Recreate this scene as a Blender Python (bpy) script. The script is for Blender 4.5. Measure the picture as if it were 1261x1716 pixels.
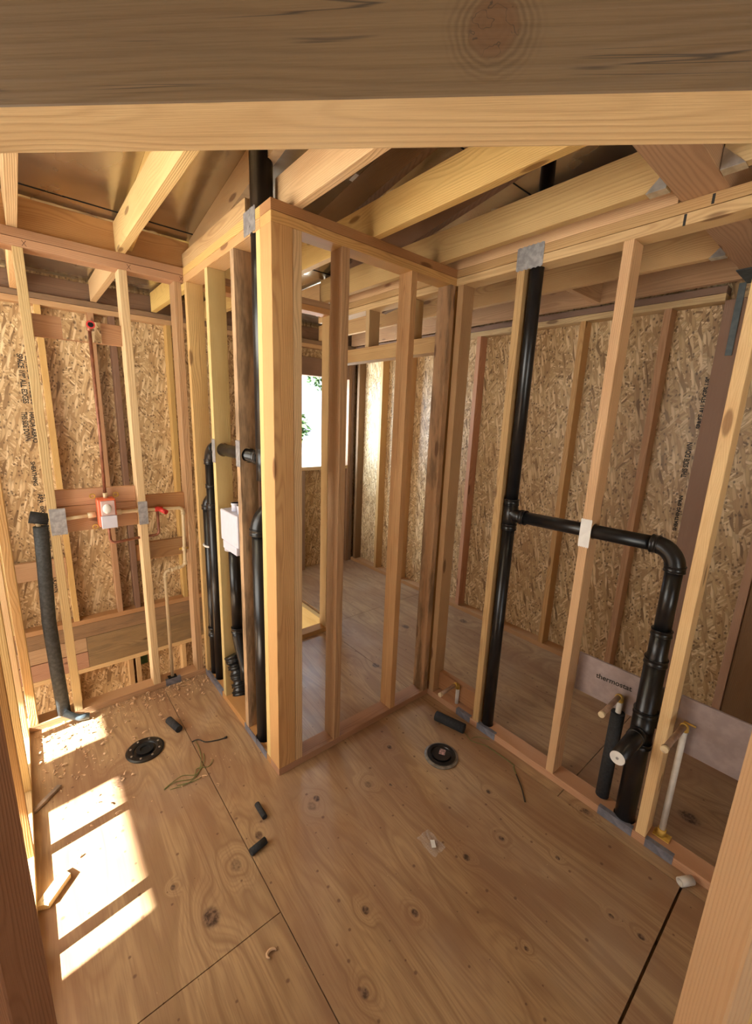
import bpy, bmesh, math, random
from mathutils import Vector, Matrix
random.seed(7)
sc = bpy.context.scene
for o in list(bpy.data.objects): bpy.data.objects.remove(o)
# ------------------------------------------------------------------ camera
YAW, PITCH, ROLL = 0.8670, 0.2192, 0.0384
CAM = Vector((-0.7804, -1.5683, 1.7080))
fw = Vector((math.cos(YAW)*math.cos(PITCH), math.sin(YAW)*math.cos(PITCH), -math.sin(PITCH)))
rt = Vector((math.sin(YAW), -math.cos(YAW), 0)); up = rt.cross(fw)
r2 = rt*math.cos(ROLL)+up*math.sin(ROLL); u2 = -rt*math.sin(ROLL)+up*math.cos(ROLL)
cd = bpy.data.cameras.new('camera'); cam = bpy.data.objects.new('camera', cd)
sc.collection.objects.link(cam); sc.camera = cam
cd.sensor_fit = 'HORIZONTAL'; cd.sensor_width = 36; cd.lens = 702.64/1261*36; cd.clip_start = .02
cam.matrix_world = Matrix(((r2.x,u2.x,-fw.x,CAM.x),(r2.y,u2.y,-fw.y,CAM.y),(r2.z,u2.z,-fw.z,CAM.z),(0,0,0,1)))
# ------------------------------------------------------------------ light
vs = sc.view_settings
vs.view_transform = 'Standard'; vs.look = 'None'; vs.gamma = 1; vs.use_curve_mapping = False
vs.exposure = -0.47
w = bpy.data.worlds.new('sky'); sc.world = w; w.use_nodes = True
bg = w.node_tree.nodes['Background']; bg.inputs['Color'].default_value = (.80, .90, 1.0, 1); bg.inputs['Strength'].default_value = 2.6
def light(name, kind, loc, direction, energy, color, **kw):
    l = bpy.data.lights.new(name, kind); l.energy = energy; l.color = color
    for k, v in kw.items(): setattr(l, k, v)
    o = bpy.data.objects.new(name, l); sc.collection.objects.link(o); o.location = loc
    o.rotation_euler = Vector(direction).to_track_quat('-Z', 'Y').to_euler(); return o
SUN_T = math.tan(math.radians(37))
light('sun', 'SUN', (-8, -1, 6), (1, .13, -SUN_T), 75, (1, .97, .88), angle=.009)
light('fill_west', 'AREA', (-2.15, .55, 1.60), (1, -.12, -.15), 74, (1, .95, .84), shape='RECTANGLE', size=1.9, size_y=1.5)  # added fill lamp standing in for daylight from the unseen west side
light('fill_south', 'AREA', (-.85, -3.55, 1.1), (.12, 1, -.08), 5, (1, .94, .87), shape='RECTANGLE', size=1.1, size_y=2.0)  # added weak fill lamp for daylight from behind the camera
light('daylight_window', 'AREA', (1.69, 2.50, 1.64), (.8, -1, -.3), 42, (.55, .76, 1), shape='RECTANGLE', size=.80, size_y=.93)
# ------------------------------------------------------------------ constants
LC, LB, H, T, W = 1.0403, 1.0526, 2.467, .0889, .0381
XE, YG, XF = -.916, 2.370, 2.180
# ------------------------------------------------------------------ materials
def nt(name):
    m = bpy.data.materials.new(name); m.use_nodes = True
    t = m.node_tree; return m, t, t.nodes, t.links, t.nodes['Principled BSDF']
class N:
    def __init__(s, t): s.t = t
    def node(s, typ, ins=None, **kw):
        n = s.t.nodes.new(typ)
        for k, v in kw.items(): setattr(n, k, v)
        for k, v in (ins or {}).items():
            if isinstance(v, bpy.types.NodeSocket): s.t.links.new(v, n.inputs[k])
            else: n.inputs[k].default_value = v
        return n
    def m(s, op, a, b=0.0, c=0.0, clamp=False):
        n = s.node('ShaderNodeMath', {0: a, 1: b, 2: c}, operation=op); n.use_clamp = clamp; return n.outputs[0]
    def vm(s, op, a, b=(0,0,0)):
        n = s.node('ShaderNodeVectorMath', {0: a, 1: b}, operation=op)
        return n.outputs['Value'] if op in ('LENGTH','DOT_PRODUCT','DISTANCE') else n.outputs[0]
    def mix(s, f, a, b, mode='MIX'):
        n = s.node('ShaderNodeMix', data_type='RGBA', blend_type=mode)
        for k, v in ((0, f), (6, a), (7, b)):
            if isinstance(v, bpy.types.NodeSocket): s.t.links.new(v, n.inputs[k])
            else: n.inputs[k].default_value = v
        return n.outputs[2]
    def sep(s, v): return s.node('ShaderNodeSeparateXYZ', {0: v}).outputs
    def comb(s, x=0.0, y=0.0, z=0.0): return s.node('ShaderNodeCombineXYZ', {0: x, 1: y, 2: z}).outputs[0]
    def ss(s, v, a, b, lo=0.0, hi=1.0):
        n = s.node('ShaderNodeMapRange', {0: v, 1: a, 2: b, 3: lo, 4: hi}, interpolation_type='SMOOTHSTEP'); return n.outputs[0]
    def noise(s, v, scale=1.0, detail=3.0, rough=.55, dist=0.0):
        return s.node('ShaderNodeTexNoise', {'Vector': v, 'Scale': scale, 'Detail': detail, 'Roughness': rough, 'Distortion': dist}).outputs[0]
def c4(c): return (c[0], c[1], c[2], 1)
def wood(name, base, dark, rough=.65, knot=.13, ring=.5, weather=0.0, freq=260., zs=.9):
    m, t, ns, lk, b = nt(name); g = N(t)
    co = g.node('ShaderNodeTexCoord').outputs['Object']
    rnd = g.node('ShaderNodeObjectInfo').outputs['Random']
    r1 = g.m('MULTIPLY', rnd, 37.0); r2_ = g.m('FRACT', g.m('MULTIPLY', rnd, 91.7))
    off = g.comb(g.m('MULTIPLY', rnd, 11.3), g.m('MULTIPLY', rnd, 23.1), r1)
    p = g.vm('ADD', co, off)
    # a knot here and there, with the grain flowing round it
    kv = g.vm('MULTIPLY', p, (8.0, 8.0, 2.3))
    vor = g.node('ShaderNodeTexVoronoi', {'Vector': kv, 'Scale': 1.0, 'Randomness': 1.0}, feature='F1')
    kd = vor.outputs['Distance']
    bump_ = g.ss(kd, 0.0, .55, 1.0, 0.0)
    low = g.noise(g.vm('MULTIPLY', p, (7., 7., zs)), 1.0, 2.0)
    s = g.sep(co)
    cx = g.m('ADD', s[0], g.m('ADD', .035, g.m('MULTIPLY', r2_, .06)))
    cy = g.m('ADD', s[1], g.m('SUBTRACT', g.m('MULTIPLY', g.m('FRACT', g.m('MULTIPLY', rnd, 313.)), .12), .06))
    rr = g.m('SQRT', g.m('ADD', g.m('MULTIPLY', cx, cx), g.m('MULTIPLY', cy, cy)))
    rr = g.m('ADD', rr, g.m('ADD', g.m('MULTIPLY', low, .05), g.m('MULTIPLY', bump_, .016)))
    ph = g.m('SINE', g.m('MULTIPLY', rr, freq*4))
    ringv = g.m('POWER', g.m('MULTIPLY_ADD', ph, .5, .5), 2.2)
    fib = g.noise(g.vm('MULTIPLY', p, (420., 420., 9.)), 1.0, 2.0)
    blot = g.noise(g.vm('MULTIPLY', p, (10., 10., 2.2)), 1.0, 3.0)
    f = g.m('ADD', g.m('MULTIPLY', ringv, ring), g.m('MULTIPLY', g.m('SUBTRACT', fib, .5), .55), clamp=True)
    col = g.mix(f, c4(base), c4(dark))
    col = g.mix(g.ss(blot, .45, .78, 0, .35), col, c4([dark[0]*1.0, dark[1]*.9, dark[2]*.8]))
    kn = g.ss(kd, knot*.6, knot, 1.0, 0.0)
    col = g.mix(g.m('MULTIPLY', kn, .8), col, (dark[0]*.42, dark[1]*.33, dark[2]*.27, 1))
    hsv = g.node('ShaderNodeHueSaturation', {'Hue': g.m('MULTIPLY_ADD', r2_, .022, .487), 'Saturation': g.m('MULTIPLY_ADD', rnd, .22, .9),
        'Value': g.m('MULTIPLY_ADD', g.m('FRACT', g.m('MULTIPLY', rnd, 57.)), .34, .80), 'Color': col})
    col = hsv.outputs[0]
    if weather:
        wn = g.noise(g.vm('MULTIPLY', p, (14., 14., 3.)), 1.0, 4.0, .65)
        col = g.mix(g.ss(wn, .42, .66, 0, weather), col, (.13, .085, .045, 1))
    lk.new(col, b.inputs['Base Color']); b.inputs['Roughness'].default_value = rough
    bp = g.node('ShaderNodeBump', {'Strength': .25, 'Distance': .002, 'Height': g.m('ADD', fib, ringv)})
    lk.new(bp.outputs[0], b.inputs['Normal'])
    return m
FIR = wood('fir_lumber', (.63, .41, .18), (.40, .22, .08))
FIR2 = wood('fir_lumber_red', (.52, .29, .135), (.34, .165, .07))
PALE = wood('spruce_lumber', (.76, .56, .27), (.56, .36, .145), ring=.35)
BEAMW = wood('header_lumber', (.66, .45, .195), (.46, .275, .10), ring=.25, zs=.4)
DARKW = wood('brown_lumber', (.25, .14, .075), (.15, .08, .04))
WEATHD = wood('old_dark_lumber', (.27, .165, .08), (.16, .09, .04), weather=.5)
WEATH = wood('water_stained_lumber', (.56, .37, .18), (.33, .19, .08), weather=.75)
def osb(name, ax):
    m, t, ns, lk, b = nt(name); g = N(t)
    s = g.sep(g.node('ShaderNodeTexCoord').outputs['Object'])
    p = g.comb(s[0] if ax == 'Y' else s[1], s[2], 0.0)
    jn = g.node('ShaderNodeTexNoise', {'Vector': p, 'Scale': 9.0, 'Detail': 1.0}).outputs['Color']
    p = g.vm('ADD', p, g.vm('SCALE', g.vm('SUBTRACT', jn, (.5, .5, .5))) )
    col = None; hsum = None
    for i, (ang, sx, sy) in enumerate(((.3, 9, 52), (1.3, 10, 60), (2.2, 8, 46), (2.9, 12, 76), (.9, 15, 95), (1.8, 11, 66))):
        mp = g.node('ShaderNodeMapping', {'Vector': p, 'Location': (i*3.7, i*1.9, 0), 'Rotation': (0, 0, ang)}).outputs[0]
        mp = g.vm('MULTIPLY', mp, (sx, sy, 1))
        v = g.node('ShaderNodeTexVoronoi', {'Vector': mp, 'Scale': 1.0}, feature='F1', voronoi_dimensions='2D')
        rv = g.sep(v.outputs['Color'])
        edge = g.ss(v.outputs['Distance'], .38, .66, 1.0, .55)
        ramp = g.node('ShaderNodeValToRGB', {0: rv[0]}); cr = ramp.color_ramp
        cr.elements[0].position = 0; cr.elements[0].color = (.17, .095, .04, 1)
        cr.elements[1].position = 1; cr.elements[1].color = (.84, .66, .40, 1)
        e = cr.elements.new(.10); e.color = (.42, .26, .12, 1)
        e = cr.elements.new(.55); e.color = (.58, .40, .20, 1)
        cc = g.mix(g.m('SUBTRACT', 1.0, edge), ramp.outputs[0], (.28, .17, .075, 1))
        if col is None: col = cc
        else: col = g.mix(g.m('GREATER_THAN', rv[1], .52), col, cc)
    sv = g.node('ShaderNodeTexVoronoi', {'Vector': g.vm('MULTIPLY', p, (55., 38., 1.)), 'Scale': 1.0}, feature='F1', voronoi_dimensions='2D')
    sc_ = g.sep(sv.outputs['Color'])
    col = g.mix(g.m('MULTIPLY', g.m('MULTIPLY', g.ss(sv.outputs['Distance'], .15, .42, 1, 0), g.m('GREATER_THAN', sc_[0], .80)), .8), col, (.09, .045, .02, 1))
    big = g.noise(p, 2.2, 3.0)
    col = g.mix(g.ss(big, .35, .7, 0, .25), col, (.46, .30, .14, 1))
    lk.new(col, b.inputs['Base Color']); b.inputs['Roughness'].default_value = .42
    return m
OSBX, OSBY = osb('strand_board_x', 'X'), osb('strand_board_y', 'Y')
# fix the SCALE node used as jitter strength
for mm in (OSBX, OSBY):
    for n in mm.node_tree.nodes:
        if n.type == 'VECT_MATH' and n.operation == 'SCALE': n.inputs['Scale'].default_value = .022
KNOTS = [(-.602,.435,.030,0),(-.323,-.273,.022,0),(-.457,-.388,.030,1),(-.203,-.216,.017,1),(.078,-.214,.015,1),(-.024,-.704,.013,1),
 (.108,-.820,.012,1),(-.164,-.874,.014,1),(.409,-.811,.013,1),(.590,-.854,.011,1),(.738,-.682,.010,1),(.549,-.188,.013,1),
 (2.03,.50,.030,1),(.396,-.368,.007,1),(.671,-1.357,.010,1),(.655,-1.266,.008,1),(.70,-1.043,.008,1),(.327,-1.126,.007,1),
 (-.534,-.207,.009,1),(1.007,-1.021,.014,1),(1.351,-1.327,.035,1),(.976,.439,.025,1),(1.545,.728,.03,1),(.31,-.30,.016,0),(.04,-.235,.02,0)]
def ply(name):
    m, t, ns, lk, b = nt(name); g = N(t)
    co = g.node('ShaderNodeNewGeometry').outputs['Position']
    s = g.sep(co); p = g.comb(s[0], s[1], 0.0)
    sheet = g.m('FLOOR', g.m('DIVIDE', g.m('ADD', s[0], .262), 1.242))
    q = g.vm('ADD', p, g.comb(0.0, g.m('MULTIPLY', sheet, 5.3), 0.0))
    fld = g.m('MULTIPLY', g.noise(g.vm('MULTIPLY', q, (3.4, .62, 1.)), 1.0, 2.5, .5, .5), 2.8)
    fld = g.m('ADD', fld, g.m('MULTIPLY', s[0], 1.6))
    core = None
    for (kx, ky, r, dk) in KNOTS:
        d = g.vm('LENGTH', g.vm('MULTIPLY', g.vm('SUBTRACT', p, (kx, ky, 0)), (1., .78, 1.)))
        fld = g.m('ADD', fld, g.ss(d, 0.0, r*4.5, .34 if dk else .5, 0.0))
        k = g.ss(d, r*.6, r*1.15, 1.0 if dk else .55, 0.0)
        core = k if core is None else g.m('MAXIMUM', core, k)
    line = g.m('PINGPONG', g.m('MULTIPLY', fld, 3.1), .5)
    line = g.ss(line, .25, .5, 0, 1)
    fine = g.ss(g.m('PINGPONG', g.m('MULTIPLY', fld, 12.), .5), .15, .5)
    fib = g.noise(g.vm('MULTIPLY', q, (170., 7., 1.)), 1.0, 3.0)
    blot = g.noise(g.vm('MULTIPLY', q, (3., 1.3, 1.)), 1.0, 4.0)
    col = g.mix(g.m('MULTIPLY', line, .55), (.45, .29, .145, 1), (.22, .11, .05, 1))
    col = g.mix(g.m('MULTIPLY', fine, .38), col, (.28, .145, .075, 1))
    col = g.mix(g.ss(fib, .42, .72, 0, .6), col, (.27, .15, .08, 1))
    col = g.mix(g.ss(blot, .40, .62, 0, .6), col, (.27, .13, .065, 1))
    grey = g.noise(p, 2.0, 3.0)
    col = g.mix(g.ss(grey, .5, .75, 0, .4), col, (.40, .29, .20, 1))
    mott = g.noise(p, 55., 3.0, .7)
    kc = g.mix(g.ss(mott, .35, .65), (.05, .025, .015, 1), (.24, .14, .085, 1))
    col = g.mix(core, col, kc)
    sp = g.node('ShaderNodeTexVoronoi', {'Vector': p, 'Scale': 13.0}, feature='F1', voronoi_dimensions='2D')
    spc = g.sep(sp.outputs['Color'])
    spot = g.m('MULTIPLY', g.ss(g.m('DIVIDE', sp.outputs['Distance'], g.m('ADD', .25, spc[1])), .03, .10, 1, 0), g.m('GREATER_THAN', spc[0], .62))
    col = g.mix(g.m('MULTIPLY', spot, .75), col, (.12, .05, .03, 1))
    col = g.node('ShaderNodeHueSaturation', {'Hue': .5015, 'Saturation': .95, 'Value': 1.05, 'Color': col}).outputs[0]
    lk.new(col, b.inputs['Base Color'])
    lk.new(g.ss(blot, .2, .8, .34, .55), b.inputs['Roughness'])
    bp = g.node('ShaderNodeBump', {'Strength': .15, 'Distance': .002, 'Height': fib}); lk.new(bp.outputs[0], b.inputs['Normal'])
    return m
PLY = ply('subfloor_plywood')
def plain(name, col, rough=.5, metal=0.0, trans=0.0, mottle=0.0, scale=30.):
    m, t, ns, lk, b = nt(name); g = N(t)
    co = g.node('ShaderNodeTexCoord').outputs['Object']
    n = g.noise(co, scale, 3.0)
    a = g.mix(g.ss(n, .35, .7), c4([c*(1-mottle) for c in col]), c4([min(1, c*(1+mottle*.5)) for c in col]))
    lk.new(a, b.inputs['Base Color']); b.inputs['Roughness'].default_value = rough; b.inputs['Metallic'].default_value = metal
    if trans: b.inputs['Transmission Weight'].default_value = trans
    return m
ABS = plain('black_abs', (.010, .010, .011), .30, mottle=.3, scale=20)
FOAM = plain('black_foam', (.028, .030, .033), .85, mottle=.3, scale=90)
FOAMG = plain('grey_foam', (.055, .062, .066), .7, mottle=.35, scale=70)
CPVC = plain('cream_cpvc', (.72, .58, .36), .35, mottle=.06)
WPVC = plain('white_pvc', (.72, .68, .62), .35, mottle=.1)
COP = plain('copper', (.36, .155, .095), .4, .55, mottle=.25)
STEEL = plain('galvanised_steel', (.42, .41, .41), .5, .55, mottle=.25, scale=45)
STEELD = plain('dark_steel', (.10, .115, .115), .5, .5, mottle=.2)
ZINC = plain('bright_zinc', (.62, .62, .60), .32, .9, mottle=.2)
WHITE = plain('white_plastic', (.66, .66, .76), .4, mottle=.03)
WHITEP = plain('white_plate', (.82, .80, .76), .5, mottle=.06)
RED = plain('red_plastic', (.62, .035, .03), .4, mottle=.1)
ORANGE = plain('orange_plastic', (.80, .17, .07), .4, mottle=.05)
CLEAR = plain('clear_plastic', (.85, .82, .80), .4)
CLEAR.node_tree.nodes['Principled BSDF'].inputs['Alpha'].default_value = .10
YEL = plain('flux_yellow', (.62, .38, .07), .5, mottle=.3)
PINK = plain('foil_faced_board', (.40, .33, .32), .38, .35, mottle=.12, scale=25)
STUBM = plain('dusty_stub_pipe', (.42, .28, .20), .35, .2, mottle=.25)
INK = plain('black_ink', (.03, .025, .02), .8)
PENCIL = plain('pencil', (.10, .05, .03), .8)
GREENW = plain('green_string', (.20, .22, .07), .6, mottle=.3)
DKWIRE = plain('dark_wire', (.03, .025, .02), .6)
SHAV = plain('wood_shavings', (.74, .50, .30), .8, mottle=.2)
LEAFM = plain('leaves', (.05, .12, .03), .6, mottle=.4)
GROUND = plain('pale_ground', (.72, .70, .66), .9, mottle=.1, scale=2)
RUBBER = plain('dull_black', (.003, .003, .003), .9)
GREENL = plain('green_tag', (.05, .12, .04), .6, mottle=.3)
CONC = plain('blue_grey_plate', (.26, .27, .33), .45, .35, mottle=.25)
def foil():
    m, t, ns, lk, b = nt('radiant_foil'); g = N(t)
    co = g.node('ShaderNodeTexCoord').outputs['Object']
    n = g.noise(co, 14., 2.0)
    n2 = g.noise(co, 3., 3.0)
    lk.new(g.mix(g.ss(n2, .3, .7), (.52, .48, .38, 1), (.68, .62, .50, 1)), b.inputs['Base Color'])
    b.inputs['Metallic'].default_value = .92; lk.new(g.ss(n2, .3, .7, .16, .30), b.inputs['Roughness'])
    bp = g.node('ShaderNodeBump', {'Strength': .12, 'Distance': .01, 'Height': n}); lk.new(bp.outputs[0], b.inputs['Normal'])
    return m
FOIL = foil()
def header_face():
    m = wood('shaded_stained_header', (.155, .090, .034), (.100, .055, .020), ring=.28, weather=.35, freq=110., knot=.02, zs=.25)  # face colour holds its stain plus the shade on that side
    t = m.node_tree; g = N(t); b = t.nodes['Principled BSDF']
    old = b.inputs['Base Color'].links[0].from_socket
    co = g.node('ShaderNodeTexCoord').outputs['Object']; s = g.sep(co)
    # local: z along the beam, y vertical, x through it
    cr = g.noise(g.comb(0.0, g.m('MULTIPLY', s[1], 34.), g.m('MULTIPLY', s[2], .9)), 1.0, 3.0, .5)
    crack = g.ss(g.m('ABSOLUTE', g.m('SUBTRACT', cr, .5)), 0, .009, 1, 0)
    msk = g.ss(g.noise(g.comb(0.0, g.m('MULTIPLY', s[1], 10.), g.m('MULTIPLY', s[2], 3.)), 1.0, 1.0), .50, .56)
    col = g.mix(g.m('MULTIPLY', g.m('MULTIPLY', crack, msk), .9), old, (.04, .026, .016, 1))
    d = g.vm('LENGTH', g.vm('MULTIPLY', g.vm('SUBTRACT', g.comb(0.0, s[1], s[2]), (0, KN_Y, KN_Z)), (1, 1, 1)))
    dn = g.m('ADD', d, g.m('MULTIPLY', g.noise(co, 40., 2.0), .01))
    rings = g.m('MULTIPLY_ADD', g.m('SINE', g.m('MULTIPLY', dn, 900.)), .5, .5)
    rings = g.m('MULTIPLY', rings, g.ss(d, .03, .060, 1, 0))
    col = g.mix(g.m('MULTIPLY', rings, .6), col, (.085, .045, .018, 1))
    col = g.mix(g.ss(dn, .024, .036, .85, 0), col, (.13, .062, .025, 1))
    kc = g.noise(g.vm('ADD', co, (0, .3, .1)), 55., 2.0)
    col = g.mix(g.m('MULTIPLY', g.ss(g.m('ABSOLUTE', g.m('SUBTRACT', kc, .5)), 0, .02, .8, 0), g.ss(d, .02, .03, 1, 0)), col, (.03, .018, .01, 1))
    t.links.new(col, b.inputs['Base Color'])
    return m
# ------------------------------------------------------------------ helpers
LINK = sc.collection.objects.link
def link(name, me, mat=None, parent=None):
    o = bpy.data.objects.new(name, me); LINK(o)
    if mat and me: me.materials.append(mat)
    if parent: o.parent = parent; o.matrix_parent_inverse = parent.matrix_world.inverted()
    return o
def tag(o, label=None, cat=None, group=None, kind=None):
    if label: o['label'] = label
    if cat: o['category'] = cat
    if group: o['group'] = group
    if kind: o['kind'] = kind
    return o
def thing(name, label, cat, loc, group=None):
    o = bpy.data.objects.new(name, None); LINK(o); o.location = loc; o.empty_display_size = .05
    bpy.context.view_layer.update(); return tag(o, label, cat, group)
def bevel(bm, w):
    if w: bmesh.ops.bevel(bm, geom=bm.edges[:]+bm.verts[:], offset=w, segments=1, affect='EDGES', profile=.5)
def box_obj(name, x0, x1, y0, y1, z0, z1, mat, parent=None, bev=.0015, flip=False):
    """a board whose local z runs along its longest side"""
    d = [x1-x0, y1-y0, z1-z0]; c = Vector(((x0+x1)/2, (y0+y1)/2, (z0+z1)/2))
    ax = d.index(max(d))
    bm = bmesh.new(); bmesh.ops.create_cube(bm, size=1)
    if ax == 2: R = Matrix.Identity(4); loc = d
    elif ax == 0: R = Matrix(((0,0,1,0),(1,0,0,0),(0,1,0,0),(0,0,0,1))); loc = [d[1], d[2], d[0]]
    else: R = Matrix(((1,0,0,0),(0,0,1,0),(0,-1,0,0),(0,0,0,1))); loc = [d[0], d[2], d[1]]
    bmesh.ops.scale(bm, vec=loc, verts=bm.verts); bevel(bm, min(bev, min(d)*.2))
    me = bpy.data.meshes.new(name); bm.to_mesh(me); bm.free()
    o = bpy.data.objects.new(name, me); LINK(o); me.materials.append(mat)
    M = Matrix.Translation(c) @ R
    if parent:
        o.parent = parent; o.matrix_basis = parent.matrix_world.inverted() @ M
    else: o.matrix_basis = M
    bpy.context.view_layer.update()
    return o
def lum(name, x0, x1, y0, y1, z0, z1, label, cat, group=None, mat=None):
    return tag(box_obj(name, x0, x1, y0, y1, z0, z1, mat or FIR), label, cat, group)
def struct(name, x0, x1, y0, y1, z0, z1, mat, label, parent=None):
    """large setting panels: mesh in world coordinates"""
    bm = bmesh.new(); bmesh.ops.create_cube(bm, size=1)
    for v in bm.verts: v.co = Vector(((x0+x1)/2+v.co.x*(x1-x0), (y0+y1)/2+v.co.y*(y1-y0), (z0+z1)/2+v.co.z*(z1-z0)))
    me = bpy.data.meshes.new(name); bm.to_mesh(me); bm.free()
    o = link(name, me, mat, parent)
    if not parent: tag(o, label, name.split('_')[0], kind='structure')
    return o
def circ(n): return [(math.cos(2*math.pi*i/n), math.sin(2*math.pi*i/n)) for i in range(n)]
def sweep(bm, pts, r, n=24, cap=True):
    pts = [Vector(p) for p in pts]; radii = r if isinstance(r, (list, tuple)) else [r]*len(pts)
    tan = []
    for i in range(len(pts)):
        t_ = pts[min(i+1, len(pts)-1)]-pts[max(i-1, 0)]
        tan.append(t_.normalized() if t_.length > 1e-7 else (pts[-1]-pts[0]).normalized())
    a = Vector((0,0,1)) if abs(tan[0].z) < .9 else Vector((1,0,0))
    u = tan[0].cross(a).normalized(); rings = []
    for p, t_, rr in zip(pts, tan, radii):
        u = (u-t_*u.dot(t_)).normalized(); v = t_.cross(u)
        rings.append([bm.verts.new(p+(u*cx+v*cy)*rr) for cx, cy in circ(n)])
    for A, B in zip(rings, rings[1:]):
        for i in range(n):
            f = bm.faces.new((A[i], A[(i+1) % n], B[(i+1) % n], B[i])); f.smooth = True
    if cap: bm.faces.new(list(reversed(rings[0]))); bm.faces.new(rings[-1])
def arc(p0, pc, p1, n=10):
    """round corner from p0 to p1 with the corner point pc"""
    p0, pc, p1 = map(Vector, (p0, pc, p1)); c = p0+p1-pc; a, b_ = p0-c, p1-c
    return [c+a*math.cos(t)+b_*math.sin(t) for t in [i*math.pi/2/n for i in range(n+1)]]
def bm_obj(name, bm, mat, parent=None):
    bmesh.ops.recalc_face_normals(bm, faces=bm.faces)
    me = bpy.data.meshes.new(name); bm.to_mesh(me); bm.free(); return link(name, me, mat, parent)
def tube(name, pts, r, mat, parent=None, n=24):
    bm = bmesh.new(); sweep(bm, pts, r, n); return bm_obj(name, bm, mat, parent)
def coupling(name, p, d, r, L, mat, parent=None, lip=.003):
    """fitting hub: a sleeve with raised rims round the point p along d"""
    p = Vector(p); d = Vector(d).normalized(); bm = bmesh.new()
    q = [(-.5, r), (-.5, r+lip), (-.38, r+lip), (-.36, r+lip*.4), (.36, r+lip*.4), (.38, r+lip), (.5, r+lip), (.5, r)]
    sweep(bm, [p+d*(L*t) for t, _ in q], [k for _, k in q]); return bm_obj(name, bm, mat, parent)
def drill(o, p0, p1, r):
    cut = tube('cutter', [p0, p1], r, None, n=28); md = o.modifiers.new('hole', 'BOOLEAN'); md.object = cut; md.operation = 'DIFFERENCE'; md.solver = 'EXACT'
    bpy.context.view_layer.update(); dg = bpy.context.evaluated_depsgraph_get()
    me = bpy.data.meshes.new_from_object(o.evaluated_get(dg)); o.modifiers.clear(); o.data = me; bpy.data.objects.remove(cut)
def text(body, loc, right, upv, size, mat, parent, name='printed_text', bold=0.0, length=0):
    cu = bpy.data.curves.new('t', 'FONT'); cu.body = body; cu.size = size; cu.align_x = 'LEFT'; cu.extrude = .0003; cu.offset = bold
    to = bpy.data.objects.new('t', cu); LINK(to); bpy.context.view_layer.update()
    me = bpy.data.meshes.new_from_object(to.evaluated_get(bpy.context.evaluated_depsgraph_get())); bpy.data.objects.remove(to)
    if length: wd = max(v.co.x for v in me.vertices)-min(v.co.x for v in me.vertices); me.transform(Matrix.Diagonal((length/wd, 1, 1, 1)))
    r_, u_ = Vector(right).normalized(), Vector(upv).normalized(); nn = r_.cross(u_)
    me.transform(Matrix(((r_.x,u_.x,nn.x,loc[0]),(r_.y,u_.y,nn.y,loc[1]),(r_.z,u_.z,nn.z,loc[2]),(0,0,0,1))))
    me.name = name; me.materials.clear(); return link(name, me, mat, parent)
ZB, ZT1, ZT2 = .0381, H-2*W, H-W     # bottom plate top, lower top plate bottom, upper top plate bottom
# ================================================================== SETTING
fl = struct('floor', -2.35, 2.27, -3.6, LB+T, -.30, -.021, DARKW, 'plywood subfloor of the framed rooms')
struct('floor', 1.11, 2.27, LB+T, 2.46, -.30, -.021, DARKW, 'plywood subfloor beyond the stair opening')
def sheet(x0, x1, y0, y1):
    g_ = .0016
    o = struct('plywood_sheet', x0+g_, x1-g_, y0+g_, y1-g_, -.0205, 0, PLY, '', fl)
for a in ((-2.35,-.262,-3.6,-.522), (-2.35,-.262,-.522,1.1415), (-.262,.98,-3.6,-1.3985), (-.262,.98,-1.3935,1.1415),
          (.98,2.27,-3.6,-.90), (.98,2.27,-.90,1.1415), (1.11,2.27,1.1415,2.46)): sheet(*a)
GF = YG+T
pg = struct('wall_back', -2.35, 1.28, GF, GF+.012, -1.6, 2.66, OSBY, 'strand board sheathing of the rear outside wall')
struct('wall_back', 2.10, 2.40, GF, GF+.012, -1.6, 2.66, OSBY, 'strand board sheathing right of the window')
struct('wall_back', 1.28, 2.10, GF, GF+.012, -1.6, 1.165, OSBY, 'dark strand board sheathing below the window')
struct('wall_back', 1.28, 2.10, GF, GF+.012, 2.12, 2.66, OSBY, 'strand board sheathing above the window')
pf = struct('wall_right', XF+T, XF+T+.012, -3.6, GF, -1.6, 3.9, OSBX, 'strand board sheathing of the right outside wall')
ZSH = 4.0  # unseen front walls below are added to limit daylight from behind
struct('wall_front', -2.35, -1.4, -3.72, -3.6, -.3, ZSH, OSBY, 'added unseen wall behind the viewpoint, limiting daylight')
struct('wall_front', -.3, 2.27, -3.72, -3.6, -.3, ZSH, OSBY, 'added unseen wall behind the viewpoint, limiting daylight, right part')
struct('wall_front', -1.4, -.3, -3.72, -3.6, 2.1, ZSH, OSBY, 'added unseen wall above the front doorway, limiting daylight')
# added unseen west wall with light-shaping openings (studs of the left wall and these cut the sun into patches)
XW = -2.30
for y0, y1, z0, z1 in ((-3.6, 2.46, -.3, .55), (-3.6, -.47, .55, 1.30), (.245, .565, .55, 1.30), (1.25, 2.46, .55, 1.30), (-3.6, 2.46, 2.35, ZSH), (-3.6,-.47,1.3,2.35), (1.6,2.46,1.3,2.35)):
    struct('wall_left', XW-.1, XW, y0, y1, z0, z1, OSBX, 'added unseen wall west of the room, openings shaping the sunlight')
struct('trim_sunshade', -3.87, XW-.1, -4.2, 3.2, 2.45, 2.50, DARKW, 'added unseen porch roof shading the west openings')  # added out of view to cut off the sun above the patches
struct('floor', -2.35, 1.11, LB+T, 2.46, -1.72, -1.60, PLY, 'bottom of the stair opening')
struct('wall_front', -2.35, 1.11, LB+.02, LB+T, -1.6, -.30, DARKW, 'framed side of the stair opening')
struct('floor', -40, 40, -40, 40, -1.95, -1.75, GROUND, 'pale bright ground outside')
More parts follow.
